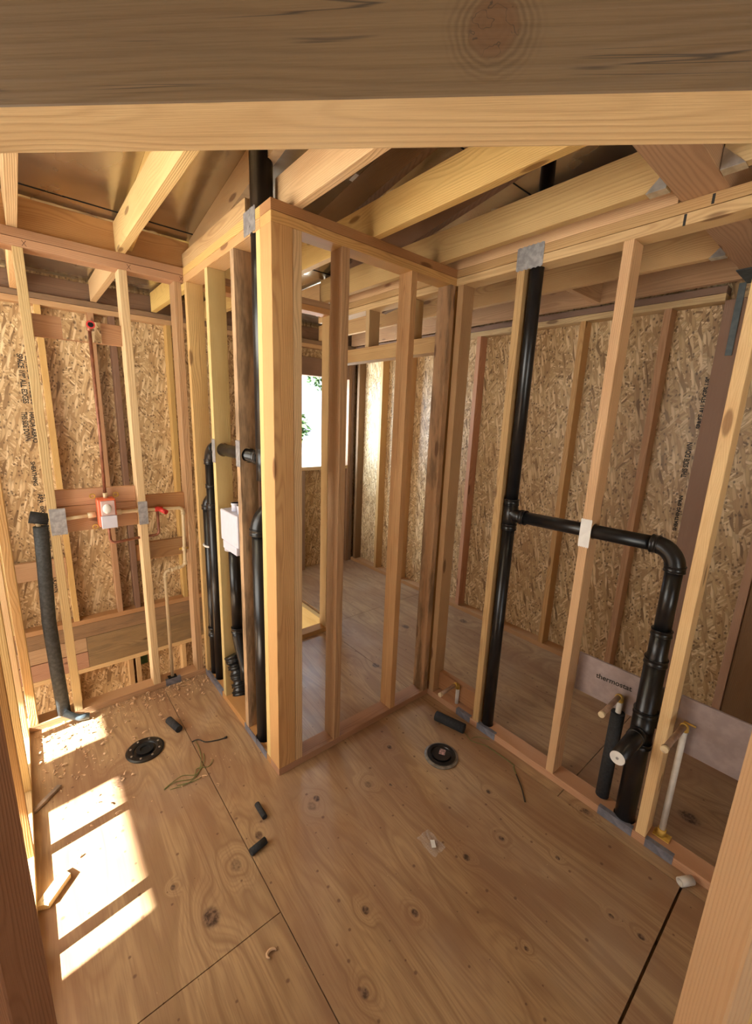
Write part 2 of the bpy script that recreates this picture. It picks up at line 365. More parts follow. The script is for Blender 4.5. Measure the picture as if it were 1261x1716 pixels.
# roof deck with radiant foil underside: falls towards the rear wall
SL = .16
def roofz(y): return 2.622+SL*(1.105-y) if y < 1.105 else 2.622
bm = bmesh.new()
for ya, yb in ((2.4585, 1.105), (1.105, -3.9)):
    P = [(-2.5, ya), (2.4, ya), (2.4, yb), (-2.5, yb)]
    lo = [bm.verts.new((x, y, roofz(y))) for x, y in P]; hi = [bm.verts.new((x, y, roofz(y)+.02)) for x, y in P]
    bm.faces.new(lo); bm.faces.new(hi[::-1])
    for i in range(4): bm.faces.new((lo[i], hi[i], hi[(i+1) % 4], lo[(i+1) % 4]))
ceil = tag(bm_obj('ceiling', bm, FOIL), 'foil faced underside of the sloping roof deck', 'ceiling', kind='structure')
# seams of the foil sheets
def roof_strip(x0, x1, y0, y1, t=.002, name='sheet_seam', mat=RUBBER):
    bm = bmesh.new(); a = [bm.verts.new((x, y, roofz(y)-.0005-k)) for k in (0, t) for x, y in ((x0,y0),(x1,y0),(x1,y1),(x0,y1))]
    for f in ((0,1,2,3),(7,6,5,4),(0,4,5,1),(1,5,6,2),(2,6,7,3),(3,7,4,0)): bm.faces.new([a[i] for i in f])
    return bm_obj(name, bm, mat, ceil)
roof_strip(-2.4, 2.4, 1.02, 1.024); roof_strip(-2.4, 2.4, -.20, -.196); roof_strip(-2.4, 2.4, -1.42, -1.416)
roof_strip(.50, .56, .17, .22, .001, 'printed_label', WHITEP)
# ================================================================== RIGHT FRONT PARTITION (wall C) and its corner post
G_C = 'studs of the partition facing the viewer'
post = lum('corner_post', 0, T, 0, T, ZB, ZT1, 'thick corner post at the near outside corner of the partition', 'post', None, FIR)
lum('wall_stud', .0905, .128, 0, T, ZB, ZT1, 'stud nailed tight against the right side of the corner post', 'stud', G_C, FIR)
lum('wall_stud', .318, .356, 0, T, ZB, ZT1, 'first free standing stud right of the corner post', 'stud', G_C, FIR)
lum('wall_stud', .716, .754, 0, T, ZB, ZT1, 'second free standing stud right of the corner post, bare floor both sides', 'stud', G_C, FIR)
lum('wall_stud', .995, 1.033, 0, T, ZB, ZT1, 'greyish stained end stud where the partition meets the right wall', 'stud', G_C, WEATH)
lum('bottom_plate', 0, LC, 0, T, 0, ZB, 'bottom plate under the partition studs, running right from the corner post', 'plate', None, FIR2)
lum('top_plate', 0, LC, 0, T, ZT1, ZT2-.0008, 'lower of the two top plates right of the corner post', 'plate', None, FIR)
cup = lum('top_plate', 0, LC-.001, 0, T, ZT2+.0008, H, 'upper top plate right of the corner post, joists resting on it', 'plate', None, FIR2)
# ================================================================== WALL B (plumbing wall left of the post)
G_B = 'studs of the plumbing wall left of the corner post'
lum('wall_stud', 0, T, .0905, .1275, ZB, ZT1, 'narrow pale stud on the left side of the corner post', 'stud', G_B, PALE)
b1 = lum('wall_stud', 0, T, .353, .391, ZB, ZT1, 'water-stained dark faced stud beside the white outlet box', 'stud', G_B, WEATH)
b2 = lum('wall_stud', 0, T, .681, .719, ZB, ZT1, 'pale edged stud between the twin black pipes and the white outlet box', 'stud', G_B, PALE)
lum('wall_stud', 0, T, 1.010, 1.048, ZB, ZT1, 'brown faced end stud of the plumbing wall in the inner corner', 'stud', G_B, FIR)
bb = lum('bottom_plate', 0, T, T+.001, LB-.001, 0, ZB, 'bottom plate of the plumbing wall with grey strike plates on its edge', 'plate', None, FIR2)
bt1 = lum('top_plate', 0, T, T+.001, LB+.0, ZT1, ZT2-.0008, 'lower top plate of the plumbing wall', 'plate', None, FIR)
bt2 = lum('top_plate', 0, T, T+.001, LB+T, ZT2+.0008, H, 'upper top plate of the plumbing wall, cut by the vent pipe', 'plate', None, FIR)
lum('blocking', .008, .046, .240, 1.087, H, H+.078, 'board on edge on top of the plumbing wall plates', 'blocking', None, FIR)
# ================================================================== WALL A (left back wall)
G_A = 'studs of the left back wall'
lum('wall_stud', -.913, -.875, LB, LB+T, ZB, ZT1, 'end stud of the left back wall at its left corner', 'stud', G_A, PALE)
lum('wall_stud', -.716, -.678, LB, LB+T, ZB, ZT1, 'stud with a grey nail plate at the black insulated pipe', 'stud', G_A, PALE)
lum('wall_stud', -.311, -.273, LB, LB+T, ZB, ZT1, 'stud with a grey nail plate between orange box and red valve', 'stud', G_A, PALE)
lum('wall_stud', -.052, -.014, LB, LB+T, ZB, ZT1, 'right end stud of the left back wall in the inner corner', 'stud', G_A, FIR)
ab = lum('bottom_plate', XE, -.0005, LB, LB+T, 0, ZB, 'bottom plate of the left back wall strewn with shavings', 'plate', None, FIR2)
at1 = lum('top_plate', -1.3, -.0005, LB, LB+T, ZT1, ZT2-.001, 'lower top plate of the left back wall with pencilled crosses', 'plate', None, FIR2)
lum('top_plate', -1.3, -.0005, LB, LB+T, ZT2+.001, H, 'upper top plate of the left back wall', 'plate', None, FIR2)
for cx in (-.672, -.262, -.012):
    for s in (-1, 1):
        o = box_obj('pencil_cross', -.001, .001, -.0006, .0004, -.014, .014, PENCIL, at1, 0)
        o.matrix_basis = at1.matrix_world.inverted() @ Matrix.Translation((cx, LB-.0004, ZT1+.019)) @ Matrix.Rotation(s*.6, 4, 'Y')
lum('rim_board', -1.3, .048, 1.092, 1.130, H+.0005, H+.142, 'brown rim board standing on the left back wall plates', 'board', None, DARKW if False else FIR2)
# continuation of A behind the plumbing wall
G_A2 = 'framing behind the closet'
lum('bottom_plate', T+.001, .99, LB, LB+T, 0, ZB, 'bottom plate at the edge of the stair opening behind the closet', 'plate', None, FIR2)
lum('top_plate', T+.001, LC-.001, LB, LB+T, ZT1, ZT2-.0008, 'lower top plate behind the closet, seen left of the first free stud', 'plate', None, FIR2)
lum('top_plate', T+.001, LC-.001, LB, LB+T, ZT2+.0008, H, 'upper top plate behind the closet, seen left of the first free stud', 'plate', None, FIR2)
lum('wall_stud', .49, .528, LB, LB+T, ZB, ZT1, 'stud of the rear closet wall hidden behind the corner post', 'stud', G_A2, FIR)
lum('wall_stud', .952, .990, LB, LB+T, ZB, ZT1, 'rear closet stud seen as a pale strip left of the first free stud', 'stud', G_A2, FIR)
# ================================================================== WALL D (right wall)
G_D = 'studs of the right wall'
XD = LC
lum('wall_stud', XD, XD+T, -.046, -.008, ZB, ZT1, 'first stud of the right wall, touching the partition end stud', 'stud', G_D, FIR)
lum('wall_stud', XD, XD+T, -.390, -.352, ZB, ZT1, 'stud beside the tall black pipe of the right wall', 'stud', G_D, FIR)
d2 = lum('wall_stud', XD, XD+T, -.838, -.800, ZB, ZT1, 'orange brown stud with a white nail plate over the black branch pipe', 'stud', G_D, FIR)
lum('wall_stud', XD, XD+T, -1.243, -1.205, ZB, ZT1, 'pale knotty stud in front of the black drain at the right', 'stud', G_D, PALE)
lum('wall_stud', XD, XD+T, -1.75, -1.712, ZB, ZT1, 'right wall stud hidden behind the doorway post', 'stud', G_D, FIR)
db = lum('bottom_plate', XD, XD+T, -2.2, .09, 0, ZB, 'pinkish bottom plate of the right wall with grey strike plates', 'plate', None, FIR2)
dt1 = lum('top_plate', XD, XD+T, -2.2, LB+.28, ZT1, ZT2-.0012, 'lower top plate of the right wall', 'plate', None, FIR)
dt2 = lum('top_plate', XD, XD+T, -2.2, LB+.28, ZT2+.0012, H, 'upper top plate of the right wall', 'plate', None, FIR)
lum('door_header', XD, XD+T, .091, 1.179, 2.080, 2.165, 'door header beyond the partition, below a short cripple stud', 'header', None, FIR)
lum('cripple_stud', XD, XD+T, .717, .755, 2.165, ZT1, 'short cripple stud standing on the door header', 'stud', None, FIR)
lum('cripple_stud', XD, XD+T, .32, .358, 2.165, ZT1, 'cripple stud above the header hidden behind a partition stud', 'stud', None, FIR)
lum('wall_stud', XD, XD+T, .050, .088, ZB, ZT1, 'jamb stud at the near side of the inner doorway', 'stud', None, FIR)
lum('trimmer_stud', XD, XD+T, 1.142, 1.179, 0, 2.080, 'jamb stud at the far side of the inner doorway', 'stud', None, FIR)
lum('wall_stud', XD, XD+T, 1.181, 1.218, 0, ZT1, 'full height stud beyond the inner doorway', 'stud', None, FIR)
lum('blocking', XD+.048, XD+.086, -.3515, -.0465, .052, .165, 'short block low between the first two right wall studs', 'blocking', None, FIR2)
for n_, (y, z0, z1, r_) in enumerate(((-1.062, ZT2+.004, H-.004, .2), (-.99, ZT1-.002, ZT2-.004, -.1))):
    o = box_obj('ink_mark', XD-.0008, XD+.0002, y-.004, y+.004, z0, z1, INK, dt2 if n_ == 0 else dt1, 0)
# ================================================================== WALL E (left wall, grazing view)
G_E = 'studs of the left wall beside the sun patches'
ex0 = XE-T
for y, lb, mt in ((.965, 'left wall stud in the far corner of the left wall', PALE), (.565, 'left wall stud with a sunlit foot, nearer than the corner stud', PALE),
              (.200, 'left wall stud whose shadow crosses the upper sun patch', FIR), (-.200, 'left wall stud whose shadow crosses the lower sun patch', PALE), (-.62, 'left wall stud nearest the doorway jamb', PALE)):
    lum('wall_stud', ex0, XE, y, y+.038, ZB, ZT1, lb, 'stud', G_E, mt)
lum('bottom_plate', ex0, XE, -1.1, LB+T, 0, ZB, 'bottom plate of the left wall along the sun patches', 'plate', None, PALE)
lum('top_plate', ex0, XE, -1.1, LB-.001, ZT1, H, 'doubled top plate of the left wall', 'plate', None, FIR)
# ================================================================== REAR OUTSIDE WALL (G) and the stair opening
G_G = 'studs of the rear outside wall'
for x, lb, mt in ((-1.01, 'rear wall stud behind the left end of the left back wall', FIR), (-.610, 'rear wall stud just right of the insulated pipe stud', FIR),
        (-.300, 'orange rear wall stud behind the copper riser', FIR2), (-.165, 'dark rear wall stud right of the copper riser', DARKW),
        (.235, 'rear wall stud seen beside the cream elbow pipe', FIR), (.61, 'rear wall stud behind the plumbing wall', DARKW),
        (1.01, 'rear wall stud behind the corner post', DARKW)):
    lum('wall_stud', x, x+.038, YG, GF, 0, ZT1, lb, 'stud', G_G, mt)
for x, z0, lb in ((1.24, 0, 'left side stud of the window'), (2.102, 0, 'right side stud of the window'), (2.143, 0, 'corner stud beside the window at the right')):
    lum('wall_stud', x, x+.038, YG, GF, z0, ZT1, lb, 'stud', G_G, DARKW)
lum('window_sill', 1.279, 2.101, YG, GF, 1.130, 1.168, 'rough sill plate under the bright window', 'sill', None, FIR)
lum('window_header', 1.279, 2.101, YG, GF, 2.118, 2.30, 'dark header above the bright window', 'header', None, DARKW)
for x in (1.50, 1.86):
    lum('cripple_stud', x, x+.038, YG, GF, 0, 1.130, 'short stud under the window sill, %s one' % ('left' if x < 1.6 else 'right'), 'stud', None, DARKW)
lum('bottom_plate', -2.3, 2.18, YG, GF, -.040, -.0005, 'bottom plate of the rear outside wall', 'plate', None, FIR2)
lum('top_plate', -2.3, 2.18, YG, GF, ZT1, ZT2-.001, 'lower top plate of the rear outside wall', 'plate', None, FIR)
lum('top_plate', -2.3, 2.18, YG, GF, ZT2+.001, H, 'upper top plate of the rear outside wall', 'plate', None, WEATHD)
lum('rim_board', -2.3, -.545, YG, YG+.038, -.283, -.160, 'upper light beam board behind the black insulated pipe', 'board', None, FIR2)
lum('rim_board', -2.3, -.545, YG, YG+.038, -.432, -.290, 'lower light beam board behind the black insulated pipe', 'board', None, FIR2)
lum('rim_board', -2.3, 1.08, YG+.002, YG+.06, -.159, -.042, 'stained upper beam course behind the left back wall', 'board', None, WEATHD)
lum('floor_beam', -.543, 1.08, YG, YG+.085, -.432, -.160, 'dark floor beam behind the lower left back wall', 'beam', None, WEATHD)
lum('top_plate', -2.3, 1.08, YG, GF, -.472, -.434, 'top plate of the lower storey wall', 'plate', None, FIR)
for x, lb in ((-.262, 'lower storey stud left of the green tag'), (-.205, 'lower storey stud beside the green tag'), (.185, 'lower storey stud behind the cream pipe'), (-.66, 'lower storey stud behind the insulated pipe')):
    lum('lower_stud', x, x+.038, YG, GF, -1.6, -.473, lb, 'stud', 'studs of the lower storey', FIR)
lum('panel_tag', -.166, -.095, GF-.004, GF-.001, -.60, -.50, 'green stamped tag on the lower strand board', 'tag', None, GREENL)
lum('floor_joist', 1.062, 1.108, LB+T+.001, 2.365, -.26, -.022, 'yellowish joist at the edge of the stair opening', 'joist', None, PALE)
None and lum('blocking', -.571, -.301, GF-.04, GF-.002, .34, .345+.09, 'block between rear wall studs behind the left back wall', 'blocking', None, FIR2)
lum('blocking', -1.60, -.612, YG+.02, YG+.058, .40, .545, 'reddish block in the rear wall left of the insulated pipe', 'blocking', None, FIR2)
lum('blocking', -.126, .234, YG+.02, YG+.058, .42, .565, 'reddish block in the rear wall behind the cream elbow pipe', 'blocking', None, FIR2)
# right outside wall (F)
G_F = 'studs of the right outside wall'
for y, lb, mt in ((2.325, 'right outside wall stud in the far corner', DARKW), (1.93, 'right outside wall stud beside the blue daylight patch', FIR), (1.53, 'right outside wall stud hidden behind the second free stud', FIR),
        (1.13, 'right outside wall stud behind the partition end', FIR2), (.725, 'far stud seen right of the partition end stud', FIR2), (.32, 'far stud hidden behind the tall black pipe', FIR2),
        (-.115, 'brown far stud crossing behind the black branch pipe', FIR2), (-.605, 'far stud with dark streaks right of the plated stud', FIR2)):
    lum('wall_stud', XF, XF+T, y-.038, y, ZB, ZT1, lb, 'stud', G_F, mt)
lum('beam_post', XF, XF+T, -1.005, -.885, ZB, ZT1, 'dark post carrying the ceiling beam at the far right wall', 'post', None, DARKW)
lum('wall_stud', XF, XF+T, -1.250, -1.212, ZB, ZT1, 'far right wall stud right of the dark post', 'stud', G_F, FIR2)
lum('wall_stud', XF, XF+T, -1.86, -1.822, ZB, ZT1, 'far right wall stud at the picture edge', 'stud', G_F, FIR2)
lum('bottom_plate', XF-.0, XF+T, -3.5, YG-.001, 0, ZB, 'bottom plate of the right outside wall', 'plate', None, FIR2)
lum('top_plate', XF, XF+T, -.884, YG-.001, ZT1, ZT2-.001, 'lower top plate of the right outside wall', 'plate', None, FIR)
lum('top_plate', XF, XF+T, -.884, YG-.001, ZT2+.001, H, 'upper top plate of the right outside wall', 'plate', None, DARKW)
lum('wall_panel', XF+.02, XF+.035, -1.82, -1.252, .04, 1.25, 'dark brown plywood panel low against the far right wall', 'panel', None, DARKW)
# ================================================================== CEILING
G_J = 'ceiling joists'
JB, JT = H+.0008, H+.140
def joist(x, y0, y1, lb, mat=FIR): return lum('ceiling_joist', x, x+.038, y0, y1, JB, JT, lb, 'joist', G_J, mat)
joist(-.725, -.965, 1.090, 'leftmost ceiling joist, seen edge on from below', BEAMW)
joist(-.310, -.965, 1.090, 'ceiling joist ending on the left back wall', BEAMW)
j1 = joist(.095, -.965, .150, 'ceiling joist just right of the vent pipe', BEAMW)
j2 = joist(.480, -.965, 1.090, 'broad lit ceiling joist crossing the partition in the middle', BEAMW)
j3 = joist(.902, -.965, 1.090, 'ceiling joist ending at the left metal hanger', BEAMW)
j5 = joist(1.690, -.965, 2.36, 'ceiling joist beyond the right wall with a small hanger', FIR)
joist(1.30, -.965, 1.4, 'ceiling joist just beyond the right wall', FIR)
joist(2.110, -.965, 2.36, 'brown ceiling joist along the far right wall', FIR2)
G_T = 'joist tails over the stair opening'
for x, lb in ((-.725, 'leftmost joist tail under the roof behind the left back wall'), (-.275, 'joist tail seen left of the middle stud of the left back wall'), (.13, 'joist tail seen above the inner corner'), (.52, 'joist tail seen through the closet top'), (.93, 'joist tail near the window header')):
    lum('joist_tail', x, x+.038, 1.142, 2.36, JB, JT, lb, 'joist', G_T, BEAMW)
lum('rim_board', -2.3, 2.18, GF-.036, GF-.001, H, H+.13, 'rim board on the rear outside wall', 'board', None, DARKW)
lum('blocking', 1.729, 2.109, -.262, -.224, JB, JT-.01, 'short block between the two far right joists', 'blocking', None, FIR2)
G_B2 = 'ceiling beam'
bmx = lum('ceiling_beam', -1.3, XF+T-.002, -1.100, -.968, H+.0008, H+.235, 'heavy reddish ceiling beam crossing over the right wall', 'beam', None, FIR2)
joist(.905, -2.3, -1.103, 'ceiling joist behind the heavy beam at top right', BEAMW)
joist(.48, -2.3, -1.103, 'ceiling joist behind the heavy beam hidden by the header', BEAMW)
# rafters
for i, (x, lb) in enumerate(((-.271, 'roof rafter lapped behind the joist that ends on the left back wall'), (.052, 'roof rafter rising left of the black vent pipe'), (.519, 'roof rafter lapped behind the broad lit middle joist'), (.941, 'roof rafter lapped behind the joist at the left hanger'), (1.46, 'roof rafter above the bay beyond the right wall'))):
    bm = bmesh.new(); ys = (1.090, -3.4)
    v = [bm.verts.new((xx, y, max(roofz(y)-dz, H+.001 if dz > .1 else 0))) for xx in (x, x+.037) for y in ys for dz in (.001, .128)]
    for f in ((0,1,3,2),(4,6,7,5),(0,4,5,1),(2,3,7,6),(0,2,6,4),(1,5,7,3)): bm.faces.new([v[k] for k in f])
    o = bm_obj('roof_rafter', bm, None); R = Matrix(((1,0,0,0),(0,0,1,0),(0,-1,0,0),(0,0,0,1)))
    o.data.transform(R.inverted()); o.matrix_basis = R; o.data.materials.append(BEAMW if i < 2 else DARKW); tag(o, lb, 'rafter', 'roof rafters')
lum('ledger_strip', LC+.0005, LC+.0135, -.96, .99, H+.0005, H+.082, 'board standing on the right wall plates below the joists', 'board', None, FIR)
# joist hangers: a stirrup round the joist end with two face flanges
def hanger(x, y, side, lb, mat=ZINC):
    t = thing('joist_hanger', lb, 'hanger', (x+.019, y, H-.001), 'joist hangers on the heavy beam')
    s = side; th = .0015
    ya, yb = sorted((y+s*.003, y+s*.062))
    box_obj('seat', x-.003, x+.041, ya, yb, H-.0022, H-.0007, mat, t, 0)
    for xx in (x-.0035, x+.0395):
        bm = bmesh.new(); z0 = H-.002
        pr_ = [(y+s*.003, z0), (y+s*.062, z0), (y+s*.045, z0+.018), (y+s*.003, z0+.060)]
        A = [bm.verts.new((xx, a, b_)) for a, b_ in pr_]; B = [bm.verts.new((xx+th, a, b_)) for a, b_ in pr_]
        bm.faces.new(A); bm.faces.new(B[::-1])
        for i in range(4): bm.faces.new((A[i], B[i], B[(i+1) % 4], A[(i+1) % 4]))
        bm_obj('side_wing', bm, mat, t)
    return t
hanger(.902, -.968, 1, 'galvanised hanger at the near side of the heavy beam, left of it in the picture')
hanger(.905, -1.100, -1, 'galvanised hanger on the far right side of the heavy beam, at the picture edge')
hanger(1.690, -.968, 1, 'small galvanised hanger beyond the right wall')
pc = thing('post_cap', 'dark steel post cap under the heavy beam at the far wall', 'bracket', (XF-.02, -1.03, H))
box_obj('cap_plate', XF-.24, XF+.02, -1.105, -.958, H-.006, H-.0003, STEELD, pc, .001)
box_obj('strap', XF-.010, XF-.002, -.962, -.932, H-.36, H-.004, STEELD, pc, .001)
# ================================================================== DOORWAY THE PICTURE IS TAKEN THROUGH (45 degrees)
dv = Vector((math.sqrt(.5), -math.sqrt(.5), 0)); nv = Vector((math.sqrt(.5), math.sqrt(.5), 0)); C0 = Vector((CAM.x, CAM.y, 0))
NN, NF, ZH = .538, .626, 1.708+.339
def dbox(name, d0, d1, n0, n1, z0, z1, mat, label, cat, vert=True, bev=.003):
    """board in the diagonal doorway: d along the wall, n through it"""
    L = [d1-d0, n1-n0, z1-z0]; c = C0+dv*((d0+d1)/2)+nv*((n0+n1)/2)+Vector((0, 0, (z0+z1)/2))
    bm = bmesh.new(); bmesh.ops.create_cube(bm, size=1)
    if vert: X, Y, Z, dim = nv, dv, Vector((0,0,1)), (L[1], L[0], L[2])
    else: X, Y, Z, dim = nv, Vector((0,0,1)), dv*-1, (L[1], L[2], L[0])
    bmesh.ops.scale(bm, vec=dim, verts=bm.verts); bevel(bm, bev)
    me = bpy.data.meshes.new(name); bm.to_mesh(me); bm.free(); o = bpy.data.objects.new(name, me); LINK(o); me.materials.append(mat)
    o.matrix_basis = Matrix(((X.x,Y.x,Z.x,c.x),(X.y,Y.y,Z.y,c.y),(X.z,Y.z,Z.z,c.z),(0,0,0,1)))
    return tag(o, label, cat)
KN_Y, KN_Z = -0.0837, -0.1336
JAMBW = wood('knotty_jamb_lumber', (.62, .41, .235), (.48, .28, .14), ring=.3, knot=.20)
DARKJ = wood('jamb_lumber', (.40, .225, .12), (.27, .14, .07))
HF = header_face()
hdr = dbox('door_header', -.85, .70, NN, NF, ZH, ZH+.286, HF, 'heavy stained header across the top of the picture, face painted in shade, underside painted lit', 'header', False, .0015)
hdr.data.materials.append(BEAMW)  # paler lumber puts the light on the underside into its colour
for p in hdr.data.polygons:
    if p.normal.y < -.98: p.material_index = 1
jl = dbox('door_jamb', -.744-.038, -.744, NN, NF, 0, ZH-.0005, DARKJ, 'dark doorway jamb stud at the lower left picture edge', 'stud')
jr = dbox('door_jamb', .557, .595, NN, NF, 0, ZH-.0005, JAMBW, 'large pale knotty doorway jamb at the lower right picture edge', 'stud')
dbox('king_stud', .7005, .738, NN, NF, ZB, ZT1, FIR, 'full height stud outside the right doorway jamb', 'stud')
dbox('king_stud', -.888, -.8505, NN, NF, ZB, ZT1, FIR, 'full height stud outside the left doorway jamb', 'stud')
dbox('trimmer_stud', .596, .634, NN+.006, NF, 0, ZH-.0005, FIR, 'second board of the right doorway jamb at the picture edge', 'stud')
# ================================================================== BLOCKS IN WALL A
Y1, Y2 = LB+.052, LB+T-.001
lum('blocking', -.677, -.312, Y1, Y2, 1.200, 1.285, 'upper of the two stacked blocks behind the orange box', 'blocking', None, FIR2)
lum('blocking', -.677, -.312, Y1, Y2, 1.060, 1.198, 'lower of the two stacked blocks behind the orange box', 'blocking', None, FIR2)
lum('blocking', -.272, -.053, Y1, Y2, 1.125, 1.225, 'short block behind the red valve handle', 'blocking', None, FIR2)
lum('blocking', -.272, -.053, Y1, Y2, .835, .945, 'short block at the clamp of the cream pipe', 'blocking', None, FIR2) if False else None
tb = lum('blocking', -.677, -.312, Y1, Y2, 2.030, 2.130, 'high block holding the shower outlet', 'blocking', None, FIR2)
pat = struct('backer_patch', -.565, -.405, Y1-.010, Y1-.0003, 2.031, 2.128, OSBY, ''); del pat['kind']; tag(pat, 'small strand board patch behind the shower outlet', 'board')
# ------------------------------------------------------------------ nail plates
def nplate(name, x0, x1, y0, y1, z0, z1, lb, mat=STEEL, g='steel nail plates', nails=True, face='Y'):
    """thin plate with toothed ends and a few dimples"""
    t = thing(name, lb, 'nail plate', ((x0+x1)/2, (y0+y1)/2, z0), g)
    box_obj('plate', x0, x1, y0, y1, z0, z1, mat, t, .0003)
    if face in 'XY':
        n = 6; L = (x1-x0) if face == 'Y' else (y1-y0)
        bm = bmesh.new()
        for i in range(n):
            for zz, s in ((z0, -1), (z1, 1)):
                a = (i+.15)/n*L; b_ = (i+.85)/n*L
                if face == 'Y': q = [(x0+a, zz), (x0+b_, zz), (x0+(a+b_)/2, zz+s*.004)]; V = [Vector((u, (y0+y1)/2, z)) for u, z in q]; off = Vector((0, .0012, 0))
                else: q = [(y0+a, zz), (y0+b_, zz), (y0+(a+b_)/2, zz+s*.004)]; V = [Vector(((x0+x1)/2, u, z)) for u, z in q]; off = Vector((.0012, 0, 0))
                A = [bm.verts.new(v-off*.5) for v in V]; B = [bm.verts.new(v+off*.5) for v in V]
                bm.faces.new(A); bm.faces.new(B[::-1])
                for k in range(3): bm.faces.new((A[k], B[k], B[(k+1) % 3], A[(k+1) % 3]))
        bm_obj('teeth', bm, mat, t)
    return t
YP = LB-.0018
nplate('nail_plate', -.712, -.645, YP, LB-.0003, 1.065, 1.200, 'grey nail plate on the left back wall at the insulated pipe')
nplate('nail_plate', -.315, -.267, YP, LB-.0003, 1.070, 1.200, 'grey nail plate on the left back wall right of the orange box')
nplate('nail_plate', -.0018, -.0003, .678, .722, 1.450, 1.568, 'nail plate on the plumbing wall stud nearer the inner corner', face='X')
nplate('nail_plate', -.0018, -.0003, .348, .396, 1.462, 1.582, 'nail plate on the water-stained plumbing wall stud', face='X')
sp = nplate('nail_plate', -.0018, -.0003, .128, .236, 2.397, 2.480, 'large nail plate at the vent pipe on the plumbing wall top plates', face='X')
for z in (2.42, 2.46):
    tube('nail_head', [(-.0035, .18, z), (-.0017, .18, z)], .004, ZINC, sp, 12)
nplate('nail_plate', LC-.0018, LC-.0003, -.475, -.345, 2.384, 2.476, 'large nail plate over the top of the tall black pipe', face='X')
nplate('nail_plate', LC-.0018, LC-.0003, -.842, -.796, 1.200, 1.320, 'white nail plate over the black branch pipe', WHITEP, face='X')
SP = 'strike plates along the bottom plates'
for y0, y1, lb in ((.91, 1.04, 'strike plate nearest the inner corner on the plumbing wall bottom plate'), (.745, .905, 'second strike plate of the plumbing wall bottom plate'), (.255, .405, 'strike plate in front of the big black pipe'), (.132, .25, 'strike plate next to the corner post foot')):
    t = thing('strike_plate', lb, 'strike plate', (-.001, (y0+y1)/2, 0), SP)
    box_obj('edge_flange', -.002, -.0004, y0, y1, .001, ZB+.001, CONC, t, 0); box_obj('top_flange', -.002, .0135 if y0 > .5 else .002, y0, y1, ZB+.0004, ZB+.0016, CONC, t, 0)
for y0, y1, lb in ((-.335, -.235, 'strike plate under the small white stub pipe'), (-.505, -.385, 'strike plate below the tall black pipe'), (-1.195, -1.055, 'strike plate in front of the two dark pipes'), (-1.345, -1.245, 'strike plate in front of the white upright pipe')):
    t = thing('strike_plate', lb, 'strike plate', (LC-.001, (y0+y1)/2, 0), SP)
    box_obj('edge_flange', LC-.002, LC-.0004, y0, y1, .001, ZB+.001, CONC, t, 0); box_obj('top_flange', LC-.002, LC+.020, y0, y1, ZB+.0004, ZB+.0016, CONC, t, 0)
ap = thing('strike_plate', 'dull strike plate under the cream pipe on the left back wall', 'strike plate', (-.2, LB, 0), SP)
box_obj('edge_flange', -.245, -.155, LB-.002, LB-.0004, .001, ZB+.001, CONC, ap, 0); box_obj('top_flange', -.245, -.155, LB-.002, LB+.020, ZB+.0004, ZB+.0016, CONC, ap, 0)
# ================================================================== BLACK DRAIN PIPES
# right wall: tall pipe with tee, branch, elbow, drop and tee with stub
px, py = 1.085, -.424
dp = thing('drain_pipe', 'tall black pipe of the right wall with a branch and elbow to its right', 'pipe', (px, py, 0))
R = .030; zt = 1.258
tube('pipe', [(px, py, ZB-.03), (px, py, zt-.055)], R, ABS, dp); tube('upper_pipe', [(px, py, zt+.06), (px, py, 2.860)], R, ABS, dp)
t1 = tube('tee_fitting', [(px, py, zt-.062), (px, py, zt+.066)], R+.0045, ABS, dp)
coupling('hub', (px, py, zt-.062), (0,0,1), R+.0045, .03, ABS, t1); coupling('hub', (px, py, zt+.066), (0,0,1), R+.0045, .03, ABS, t1)
bm = bmesh.new(); sweep(bm, arc((px, py, zt+.03), (px, py, zt), (px, py-.05, zt))+[(px, py-.075, zt)], [R+.002]*12); bm_obj('side_branch', bm, ABS, t1)
coupling('hub', (px, py-.075, zt), (0,1,0), R+.0045, .025, ABS, t1)
ye = -1.148
tube('branch_pipe', [(px, py-.07, zt), (px, ye+.085, zt+.012)], R, ABS, dp)
el = tube('elbow', arc((px, ye+.078, zt+.012), (px, ye, zt+.012), (px, ye, zt-.066), 12), R+.0045, ABS, dp)
coupling('hub', (px, ye+.078, zt+.012), (0,1,0), R+.0045, .026, ABS, el); coupling('hub', (px, ye, zt-.066), (0,0,1), R+.0045, .026, ABS, el)
tube('drop_pipe', [(px, ye, zt-.06), (px, ye, .90)], R, ABS, dp)
c1 = tube('reducer', [(px, ye, .935), (px, ye, .83), (px, ye, .82), (px, ye, .785)], [R+.005, R+.005, R+.008, R+.010], ABS, dp)
coupling('hub', (px, ye, .925), (0,0,1), R+.005, .025, ABS, c1); coupling('hub', (px, ye, .80), (0,0,1), R+.010, .028, ABS, c1)
tube('lower_pipe', [(px, ye, .79), (px, ye, ZB-.03)], R+.009, ABS, dp)
tt = tube('lower_tee', [(px, ye, .42), (px, ye, .565)], R+.0125, ABS, dp)
coupling('hub', (px, ye, .565), (0,0,1), R+.0125, .025, ABS, tt); coupling('hub', (px, ye, .42), (0,0,1), R+.0125, .025, ABS, tt)
sb = tube('stub_pipe', [(px, ye, .478), (px-.06, ye, .478), (px-.245, ye+.003, .474)], [R+.002, R+.002, R-.001], ABS, dp)
coupling('hub', (px-.065, ye, .478), (1,0,0), R+.001, .03, ABS, sb)
cap = tube('white_end_cap', [(px-.243, ye+.003, .474), (px-.247, ye+.003, .474)], R-.003, WHITEP, dp)
tube('cap_button', [(px-.246, ye+.003, .474), (px-.250, ye+.003, .474)], .005, STEEL, cap, 12)
drill(dt1, (px, py, 2.3), (px, py, 2.6), R+.003); drill(dt2, (px, py, 2.3), (px, py, 2.6), R+.003)
